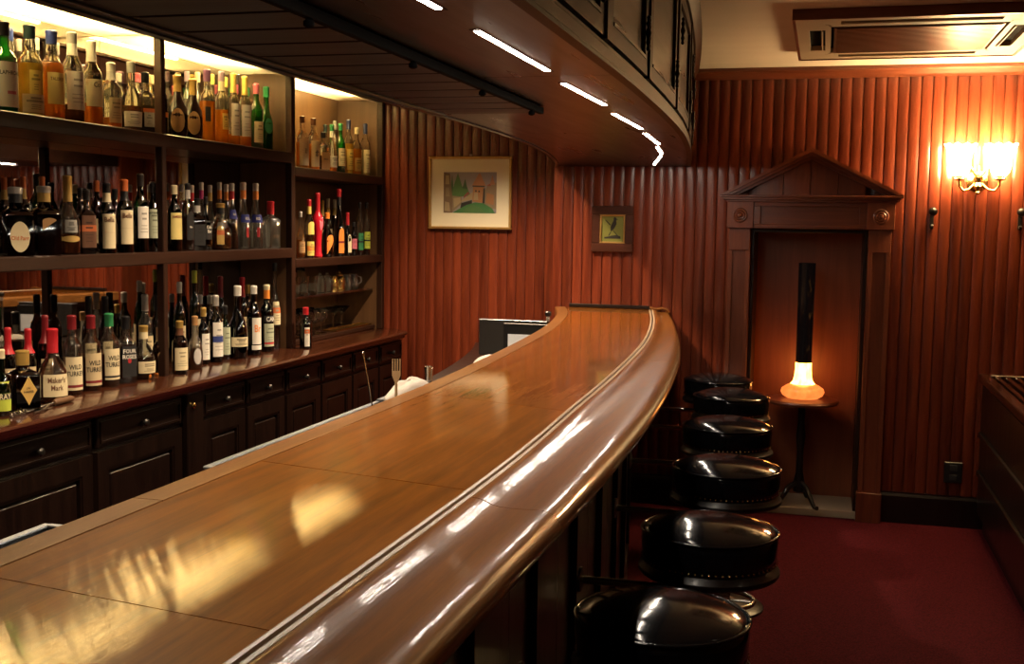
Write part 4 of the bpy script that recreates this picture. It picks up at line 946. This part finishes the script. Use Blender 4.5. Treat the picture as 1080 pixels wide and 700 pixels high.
# top shelf, middle bay
B('T2', 187.5, 79, 19.5, 0, 'round', 'brown', 'brown', .5, 'gold', 'gold', .86, [('oval', 'tan', .08, .46, 42)], 'round brown flagon with gold cap and oval label', 18)
B('T2', 204, 83, 18, 0, 'round', 'brown', 'brown', .5, 'gold', 'gold', .86, [('oval', 'tan', .08, .46, 42)], 'round dark flagon with yellow cap and oval label', 18)
B('T2', 219, 73, 15, 0, 'wine', 'clear', 'amber', .56, 'purple', None, .83, [(R_, 'black', .28, .48, 20)], 'bright amber bottle with purple cap', 20)
B('T2', 234, 75, 13, 0, 'wine', 'clear', 'amber', .47, 'lilac', 'cream', .86, [(R_, 'yellow', .2, .42, 30)], 'amber bottle with lilac cap')
B('T2', 246.5, 77, 12, 0, 'wine', 'clear', 'amber', .16, 'yellow', 'yellow', .86, [(R_, 'white', .14, .58, 52)], 'clear bottle with yellow cap and tall white label')
B('T2', 258.5, 80, 12, 0, 'wine', 'clear', 'orange', .16, 'yellow', 'yellow', .86, [(R_, 'silver', .15, .59, 52)], 'clear bottle with yellow cap and grey label')
B('T2', 270.5, 88, 12.5, 0, 'std', 'green', 'green', .5, 'pink', None, .84, [(R_, 'cream', .10, .42, 55)], 'green bottle with pink cap and cream label')
B('T2', 281, 91, 13, 0, 'slim', 'green', 'green', .42, 'green', None, .83, [('oval', 'green', .26, .50, 40)], 'all green bottle with green cap')
for cx, tp, c in ((198, 75, 'lilac'), (209, 76, 'cream'), (224, 78, 'yellow'), (238, 81, 'yellow'), (249, 89, 'pink'), (263, 92, 'green')):
    B('T2', cx, tp, 12, 2, 'wine', 'clear', 'pale', .5, c, None, .86, [(R_, 'cream', .12, .48, 55)], 'pale bottle with %s cap' % c)
# top shelf, right bay
B('T3', 319, 122, 12, 0, 'std', 'clear', 'amber', .5, 'brown', None, .86, [(R_, 'beige', .06, .56, 60, ('\u4f59\n\u5e02', .55, .16), 'black')], 'amber bottle with brown cap and tall beige label', 10)
B('T3', 330.5, 124, 11.5, 0, 'std', 'clear', 'amber', .5, 'brown', None, .85, [(R_, 'beige', .06, .56, 60, ('\u4f59', .52, .40), 'black')], 'amber bottle with reddish cap and black character label')
B('T3', 341, 139, 10, 0, 'square', 'clear', 'brown', .4, 'black', None, .84, [(R_, 'tan', .04, .48, 44, ('NIKKA', .6, .6), 'black')], 'small square bottle with brown label')
B('T3', 350, 131, 10.5, 0, 'round', 'clear', 'orange', .3, 'green', 'white', .86, [(R_, 'white', .10, .34, 60)], 'rounded bottle with green cap')
B('T3', 359, 130, 9.5, 0, 'std', 'green', 'green', .5, 'green', None, .86, [(R_, 'cream', .14, .50, 58)], 'green bottle with cream label')
B('T3', 367.5, 126, 9, 0, 'std', 'clear', 'gold', .56, 'navy', None, .82, [(R_, 'yellow', .08, .46, 55)], 'golden bottle with navy cap')
B('T3', 376, 134, 9.5, 0, 'std', 'clear', 'amber', .55, 'cream', None, .86, [(R_, 'gold', .08, .36, 52)], 'amber bottle with cream cap')
B('T3', 385, 130, 9, 0, 'std', 'clear', 'pale', .5, 'navy', None, .80, [(R_, 'cream', .06, .50, 60)], 'pale bottle with navy cap')
for cx, tp, c in ((343, 131, 'teal'), (353, 127, 'grey'), (372, 130, 'navy')):
    B('T3', cx, tp, 9, 2, 'std', 'clear', 'pale', .5, c, None, .84, [(R_, 'white', .12, .46, 55)], 'pale bottle with %s cap' % c)
# middle shelf, left bay
B('M1', 18.5, 197, 29, 0, 'square', 'black', 'dark', .5, 'silver', 'black', .90, [('oval', 'cream', .06, .50, 32, ('Old Parr', .46, .9), 'rust')], 'squat dark bottle with cream oval label', 4)
B('M1', 48, 196, 27, 0, 'square', 'brown', 'dark', .5, 'silver', 'gold', .90, [('fan', 'tan', .36, .54, 26)], 'squat dark bottle with copper collar')
B('M1', 72.5, 185, 22, 0, 'squat', 'clear', 'brown', .26, 'gold', 'gold', .80, [(R_, 'grey', .28, .44, 32), ('oval', 'gold', .16, .24, 50)], 'clear decanter bottle with gold top')
B('M1', 92, 200, 15, 0, 'square', 'brown', 'brown', .5, 'black', None, .84, [(R_, 'brown', .10, .60, 44, None, None, ('rust', .5, .7))], 'brown bottle with square brown label')
B('M1', 113.5, 193, 16.5, 0, 'std', 'dkgreen', 'dark', .5, 'black', 'cream', .86, [(R_, 'cream', .07, .56, 46, ('Bella', .84, .7), 'brown', ('beige', .46, .47))], 'green bottle with tall cream label')
B('M1', 132, 189, 16, 0, 'std', 'dkgreen', 'dark', .5, 'rust', 'black', .84, [(R_, 'cream', .12, .58, 46, ('Bella', .84, .7), 'brown', ('beige', .46, .47))], 'dark green bottle with rust cap and cream label')
B('M1', 149, 183, 14.5, 0, 'wine', 'dkgreen', 'dark', .5, 'black', None, .84, [(R_, 'white', .18, .58, 48)], 'green wine bottle with white label')
B('M1', 162.5, 193, 13, 0, 'std', 'dkgreen', 'dark', .5, 'black', None, .86, [(R_, 'palegreen', .20, .62, 55)], 'dark bottle with grey green label')
for cx, tp, c in ((6, 187, 'rust'), (26, 186, 'rust'), (46, 186, 'rust'), (103, 190, 'rust'), (86, 198, 'black'), (122, 199, 'black')):
    B('M1', cx, tp, 13, 2, 'std', 'brown', 'dark', .5, c, 'gold' if cx < 50 else None, .84, [(R_, 'beige', .12, .46, 50)], 'dark bottle with %s cap' % c)
# middle shelf, middle bay
B('M2', 184.5, 195, 13.5, 0, 'std', 'dkgreen', 'dark', .5, 'cream', None, .86, [(R_, 'palegold', .18, .58, 56, ('JAMESON', .84, .8), 'dkred', ('palegold', .1, .12))], 'green bottle with yellow label')
B('M2', 198.5, 193, 11.5, 0, 'std', 'clear', 'brown', .5, 'black', 'silver', .90, [('arch', 'black', .16, .58, 42, ('Bea', .46, .3), 'white')], 'brown bottle with arched black label')
B('M2', 208.5, 209, 13, 0, 'square', 'black', 'dark', .5, 'black', 'silver', .86, [(R_, 'black', .1, .5, 40)], 'squat black bottle with flat black cap')
B('M2', 217.5, 207, 11, 0, 'squat', 'black', 'dark', .5, 'black', None, .86, [(R_, 'black', .2, .55, 50, ('Cafe\nBar', .55, .6), 'white')], 'black bottle with white lettering')
B('M2', 233, 214, 20, 0, 'round', 'clear', 'brown', .46, 'gold', 'black', .90, [('arch', 'gold', .12, .52, 20, None, None, ('rust', .5, .75))], 'round bottle with gold cap and arched gold label', 22)
B('M2', 245, 193, 11, 0, 'slim', 'clear', 'dark', .4, 'silver', 'red', .88, [(R_, 'dkblue', .46, .60, 62, ('KO', .5, .3), 'white')], 'blue banded bottle with red neck')
B('M2', 257, 192, 12.5, 0, 'slim', 'clear', 'water', .4, 'silver', 'orange', .88, [(R_, 'dkblue', .40, .52, 62, ('KO', .5, .3), 'white'), (R_, 'red', .18, .32, 12)], 'clear bottle with orange neck and blue band')
B('M2', 270, 193, 12.5, 0, 'slim', 'clear', 'water', .4, 'silver', 'orange', .88, [(R_, 'dkblue', .40, .52, 62, ('KO', .5, .3), 'white'), (R_, 'red', .18, .32, 12)], 'clear bottle with amber neck and blue band')
B('M2', 285.5, 212, 15, 0, 'square', 'frost', 'water', .5, 'red', None, .72, [], 'square textured clear bottle with red cap')
for cx, tp, c, c2 in ((192, 194, 'silver', None), (203, 195, 'silver', 'red'), (213, 192, 'silver', 'magenta'), (222, 195, 'silver', 'gold'), (232, 192, 'silver', 'orange'), (239, 194, 'silver', 'orange')):
    B('M2', cx, tp, 10.5, 1 if c2 else 2, 'slim', 'clear', 'water', .4, c, c2, .88, [(R_, 'silver', .14, .4, 50)], 'clear bottle with silver cap and %s neck' % (c2 or 'plain'))
# middle shelf, right bay
B('M3', 317, 223, 9, 0, 'squat', 'clear', 'amber', .40, 'silver', None, .88, [(R_, 'tan', .12, .36, 45)], 'small amber bottle with silver cap')
B('M3', 326, 210, 9.5, 0, 'std', 'clear', 'brown', .4, 'red', 'yellow', .88, [(R_, 'yellow', .04, .28, 60, None, None, ('orange', .35, .7)), ('arch', 'yellow', .40, .62, 50)], 'bottle with yellow labels and red top')
B('M3', 335, 203, 11.5, 0, 'waist', 'red', None, 0, 'red', None, .72, [('oval', 'pink', .42, .62, 22)], 'bright red hourglass bottle')
B('M3', 345, 224, 12, 0, 'round', 'black', 'dark', .5, 'orange', None, .86, [('fan', 'orange', .06, .50, 44)], 'dark bottle with orange fan label')
B('M3', 357.5, 199, 10.5, 0, 'slim', 'black', 'dark', .4, 'red', 'black', .88, [('arch', 'orange', .05, .42, 34, None, None, ('dkred', .40, .48))], 'tall black bottle with orange arched label')
B('M3', 366.5, 224, 9, 0, 'squat', 'black', 'dark', .4, 'red', 'red', .84, [('arch', 'cream', .08, .50, 26)], 'dark bottle with red cap and cream label')
B('M3', 373, 234, 6.5, 0, 'std', 'brown', 'dark', .5, 'black', None, .86, [(R_, 'pink', .2, .5, 60)], 'tiny bottle with red label')
B('M3', 379.5, 213, 7, 0, 'std', 'clear', 'brown', .3, 'black', None, .88, [(R_, 'green', .10, .42, 60, None, None, ('black', .44, .54))], 'slim bottle with green label')
B('M3', 386.5, 213, 7, 0, 'std', 'clear', 'brown', .3, 'black', None, .88, [(R_, 'lime', .12, .44, 60, None, None, ('black', .44, .54))], 'slim bottle with lime yellow label')
for cx, tp, c in ((340, 211, 'gold'), (346, 209, 'cream'), (353, 210, 'cream')):
    B('M3', cx, tp, 8.5, 2, 'std', 'brown', 'dark', .5, c, 'gold', .84, [(R_, 'beige', .12, .46, 50)], 'dark bottle with %s cap' % c)
# counter, left bay
B('B1', 3, 368, 16, -1, 'round', 'dkgreen', 'dark', .5, 'cream', None, .86, [(R_, 'lime', .08, .52, 60, ('ERAY', .5, .8), 'cream', ('black', .40, .60))], 'green bottle with yellow and black label')
B('B1', 25, 369, 27, -1, 'square', 'brown', 'dark', .5, 'gold', None, .76, [('diamond', 'gold', .12, .60, 30, ('I.W.\nHARPER', .52, .62), 'black')], 'square bottle with gold diamond label and gold cap', 8)
B('B1', 56.5, 346, 27, -.6, 'squat', 'clear', 'brown', .34, 'red', 'red', .80, [(R_, 'cream', .09, .39, 56, ("Maker's\nMark", .58, .62), 'brown')], 'bottle with red wax top and cream label')
B('B1', 77, 332, 18, 0, 'std', 'clear', 'brown', .45, 'dkred', None, .82, [(R_, 'cream', .06, .48, 60, ('WILD\nTURKEY', .60, .92), 'black', ('dkred', .08, .16))], 'bourbon bottle with large cream label and red cap')
B('B1', 97, 332, 18, 0, 'std', 'clear', 'brown', .45, 'dkred', None, .82, [(R_, 'beige', .07, .50, 60, ('WILD\nTURKEY', .60, .92), 'black', ('dkred', .08, .16))], 'bourbon bottle with tan label and red band')
B('B1', 116, 330, 18, 0, 'std', 'clear', 'brown', .45, 'green', None, .82, [(R_, 'cream', .10, .52, 60, ('WILD\nTURKEY', .60, .92), 'black', ('black', .07, .13))], 'bourbon bottle with cream label and black band')
B('B1', 133.5, 333, 16, 0, 'square', 'clear', 'dark', .56, 'black', None, .80, [(R_, 'black', .10, .56, 42, ('FOUR\nROSES', .74, .95), 'white'), ('oval', 'red', .30, .38, 12)], 'square black labelled bottle with red rose')
B('B1', 152, 343, 21, 0, 'round', 'clear', 'dark', .42, 'gold', 'cream', .88, [(R_, 'cream', .12, .34, 62), ('oval', 'orange', .0, .10, 8)], 'round squat bottle with cream band label')
B('B1', 168.5, 345, 13, 0, 'waist', 'brown', 'brown', .5, 'tan', 'tan', .84, [('arch', 'tan', .28, .50, 44), (R_, 'orange', .0, .06, 88)], 'brown figure shaped bottle')
for i, (cx, tp, c) in enumerate(((10, 345, 'red'), (31, 346, 'red'), (49, 332, 'dkred'), (95, 312, 'black'), (112, 312, 'black'), (154, 310, 'silver'), (167, 310, 'black'))):
    B('B1', cx, tp, 15, 1.6 if i > 2 else .9, 'std', 'clear' if c == 'silver' else 'brown', 'water' if c == 'silver' else 'dark', .5, c, c if 'red' in c else None, .78, [(R_, 'beige', .12, .46, 50)], 'bottle with %s top' % c)
# counter, middle bay
B('B2', 190, 338, 14.5, -.6, 'std', 'brown', 'dark', .5, 'gold', 'brown', .86, [(R_, 'cream', .08, .50, 60)], 'dark bottle with cream printed label')
B('B2', 206, 333, 14.5, -.3, 'squat', 'frost', 'brown', .4, 'tan', None, .82, [('oval', 'silver', .10, .40, 30)], 'cut glass decanter with cork stopper')
B('B2', 215, 324, 11, .4, 'wine', 'black', 'dark', .5, 'gold', None, .84, [(R_, 'white', .08, .54, 52)], 'dark bottle with white label and gold cap')
B('B2', 228, 311, 13, .2, 'wine', 'black', 'dark', .5, 'silver', None, .84, [(R_, 'white', .09, .60, 54, None, None, ('blue', .42, .60))], 'dark bottle with white and blue label')
B('B2', 238, 322, 9, .3, 'std', 'dkgreen', 'dark', .5, 'black', None, .84, [(R_, 'palegreen', .10, .60, 60)], 'slim green labelled bottle')
B('B2', 251, 301, 18.5, 0, 'squat', 'black', 'dark', .5, 'white', None, .86, [(R_, 'cream', .17, .30, 66)], 'dark flask bottle with cream band and white cap')
B('B2', 268, 301, 13.5, 0, 'wine', 'black', 'dark', .5, 'white', None, .88, [(R_, 'white', .16, .54, 46, ('Br', .6, .62), 'orange'), (R_, 'white', .08, .145, 50)], 'black bottle with white label and orange script')
B('B2', 281.5, 300, 13, .2, 'wine', 'black', 'dark', .5, 'cream', 'orange', .92, [(R_, 'palegreen', .08, .42, 58, None, None, ('red', .10, .18)), (R_, 'black', .44, .54, 60, ('CAM', .5, .7), 'white')], 'black bottle with pale green label')
B('B2', 290, 277, 10.5, .5, 'slim', 'clear', 'brown', .26, 'black', None, .90, [(R_, 'cream', .28, .55, 56, None, None, ('rust', .5, .75))], 'tall slim clear bottle with cream label')
for i, (cx, tp, c) in enumerate(((190, 297, 'white'), (206, 285, 'lime'), (209, 311, 'silver'), (222, 311, 'silver'), (233, 291, 'dkred'), (256, 292, 'red'), (261, 300, 'gold'))):
    B('B2', cx, tp, 12, 1.8, 'wine', 'dkgreen' if i < 2 else 'black', 'dark', .5, c, c if c in ('dkred', 'red') else None, .86, [(R_, 'beige', .12, .46, 50)], 'dark bottle with %s cap' % c)
B('B3', 322.5, 324, 12, -1.2, 'wine', 'black', 'dark', .5, 'red', None, .82, [(R_, 'white', .06, .52, 24, None, None, ('rust', .68, .9))], 'black bottle with red cap and narrow white label', 25)
cnt = {}
order = sorted(range(len(T)), key=lambda i: (T[i][0], T[i][4] > .55, T[i][1]))
lab = {}
for i in order:
    s, row = T[i][0], T[i][4] > .55; cnt[s, row] = cnt.get((s, row), 0)+1
    lab[i] = '%s, %s %s, %s' % (T[i][13], ordn[cnt[s, row]-1], 'at rear' if row else 'in front', SHELF[s][1])
rnd = random.Random(5)
placed = []
for i, (s, cx, top, w_, row, kind, g, liq, fill, cap, cap2, capz, labels, desc, dface) in enumerate(T):
    z, nm, yb_ = SHELF[s]
    xp = XS-.052-row*.085
    if s[0] == 'B': xp += .012
    if s[0] == 'T': xp -= .022
    base = yb_
    for _ in range(4):
        p = onX(cx, base, xp)                       # walk down the ray to the shelf
        base += (p.z-z)*FPX/fdepth(p)
    tp = onX(cx-1, top, xp)
    Rr = w_*fdepth(p)/FPX/2*(1.09 if row <= .55 else 1)
    # keep neighbours apart: stagger in depth along the line of sight, then slim slightly
    x0 = xp
    for it in range(60):
        hit = [q for q in placed if abs(q[2]-z) < .05 and (q[0]-xp)**2+(q[1]-p.y)**2 < (q[3]+Rr+.001)**2]
        if not hit: break
        if it < 14 and xp > XM_+.02+Rr and row <= .55: xp -= .006; p = onX(cx, base, xp)
        elif it == 14 and row <= .55: xp = x0; p = onX(cx, base, xp)
        else:
            q = hit[0]; d = math.hypot(q[0]-xp, q[1]-p.y); ov = q[3]+Rr+.0015-d
            if Rr > .016: Rr -= min(ov*.5, .0015)
            xp = max(XM_+.014+Rr, xp+(xp-q[0])/max(d, 1e-4)*ov*.5); p.y += (p.y-q[1])/max(d, 1e-4)*ov*.5
    if s[0] != 'B': xp = min(xp, XS-Rr-.004)
    xp = max(XM_+.014+Rr, min(xp, (XK-.03-Rr) if s[0] == 'B' else (XS-Rr-.004)))
    placed.append((xp, p.y, z, Rr))
    face = math.radians(-30+rnd.uniform(-9, 9)-dface)
    if s[0] == 'T' and g == 'clear' and row < .55: g = 'clearR'
    bottle((xp, p.y, z), Rr, max(tp.z-z, .12), kind, g, liq, fill, cap, cap2, capz, labels, face, lab[i], 'bottles on the '+nm)

# ------------------------------------------------------------------ glassware in the right bay
glx = G['clearR']
def glassware(kind, x, y, z, label, mat=None):
    t = thing(dict(wine='wine_glass', tumbler='tumbler', cocktail='cocktail_glass', mug='brass_mug', jar='glass_jar')[kind], label, 'glass' if kind != 'mug' else 'mug', (x, y, z), 0, 'glassware in the right bay')
    m_ = mat or glx
    if kind == 'wine':
        lathe('foot', [(0, .030), (.003, .030), (.006, .005)], m_, t, 16); lathe('stem', [(.006, .004), (.06, .004)], m_, t, 8)
        lathe('bowl', [(.06, .006), (.07, .024), (.09, .033), (.115, .034), (.14, .029), (.139, .027), (.115, .032), (.09, .031), (.072, .022), (.064, .003)], m_, t, 18, smooth=True, capt=False)
    elif kind == 'cocktail':
        lathe('foot', [(0, .033), (.003, .033), (.006, .005)], m_, t, 16); lathe('stem', [(.006, .004), (.075, .004)], m_, t, 8)
        lathe('bowl', [(.075, .005), (.125, .050), (.124, .048), (.079, .003)], m_, t, 18, smooth=True, capt=False)
    elif kind == 'tumbler':
        lathe('cup', [(0, .028), (.004, .030), (.10, .034), (.10, .032), (.012, .027)], m_, t, 18, smooth=30)
        lathe('cut_band', [(.02, .0312), (.045, .0325), (.06, .0328)], G['frost'], t, 10, smooth=False, capb=False, capt=False)
    elif kind == 'mug':
        lathe('body', [(0, .028), (.004, .031), (.03, .034), (.055, .030), (.07, .026), (.085, .028), (.084, .026), (.02, .028)], m_, t, 18, smooth=40)
        tube('handle', [(.026, 0, .075), (.05, 0, .068), (.052, 0, .04), (.030, 0, .025)], .004, m_, t, 6)
    else:
        lathe('body', [(0, .030), (.004, .034), (.05, .036), (.075, .030), (.085, .020)], m_, t, 18, smooth=40); lathe('lid', [(.085, .024), (.092, .024), (.098, .010), (.108, .010), (.112, 0)], m_, t, 14)
ordg = lambda i: ordn[i]
k = 0
for r, xx in enumerate((-2.70, -2.78)):
    for i in range(4):
        glassware('tumbler' if r == 0 else 'wine', xx, 5.40+i*.105+r*.02, ZG, '%s %s from left on the upper glass shelf, %s row' % (ordg(i), 'cut tumbler' if r == 0 else 'wine glass', ('front', 'rear')[r]))
for i, (yy, kd) in enumerate(((5.85, 'jar'), (5.94, 'jar'))): glassware(kd, -2.71, yy, ZG, '%s lidded jar in the middle of the upper glass shelf' % ('left', 'right')[i], G['frost'])
for i, (yy, kd) in enumerate(((6.04, 'mug'), (6.13, 'jar'), (6.24, 'mug'), (6.34, 'mug'))): glassware(kd, -2.72, yy, ZG, ['left small brass cup on the upper glass shelf', 'brass lidded pot on the upper glass shelf', 'middle small brass cup on the upper glass shelf', 'right small brass cup on the upper glass shelf'][i], M['brass'] if i < 2 else G['frost'])
ZL = ZK+.0252
for r, xx in enumerate((-2.70, -2.79)):
    for i in range(6):
        glassware('wine', xx, 5.42+i*.085+r*.03, ZL, '%s wine glass from left on the low riser, %s row' % (ordg(i), ('front', 'rear')[r]))
for i, yy in enumerate((6.02, 6.14, 6.26)): glassware('cocktail', -2.76, yy, ZL, '%s cocktail glass on the low riser' % ('left', 'middle', 'right')[i])
t = thing('brass_tray', 'small brass tray with glint at the right of the low riser', 'tray', (-2.69, 6.2, ZL)); box('plate', -.045, .04, -.26, .26, 0, .004, M['brass'], t, .001)
multi('tray_rim', [boxg(-.045, -.042, -.26, .26, .004, .010), boxg(.037, .04, -.26, .26, .004, .010), boxg(-.042, .037, -.26, -.257, .004, .010), boxg(-.042, .037, .257, .26, .004, .010)], M['brass'], t)
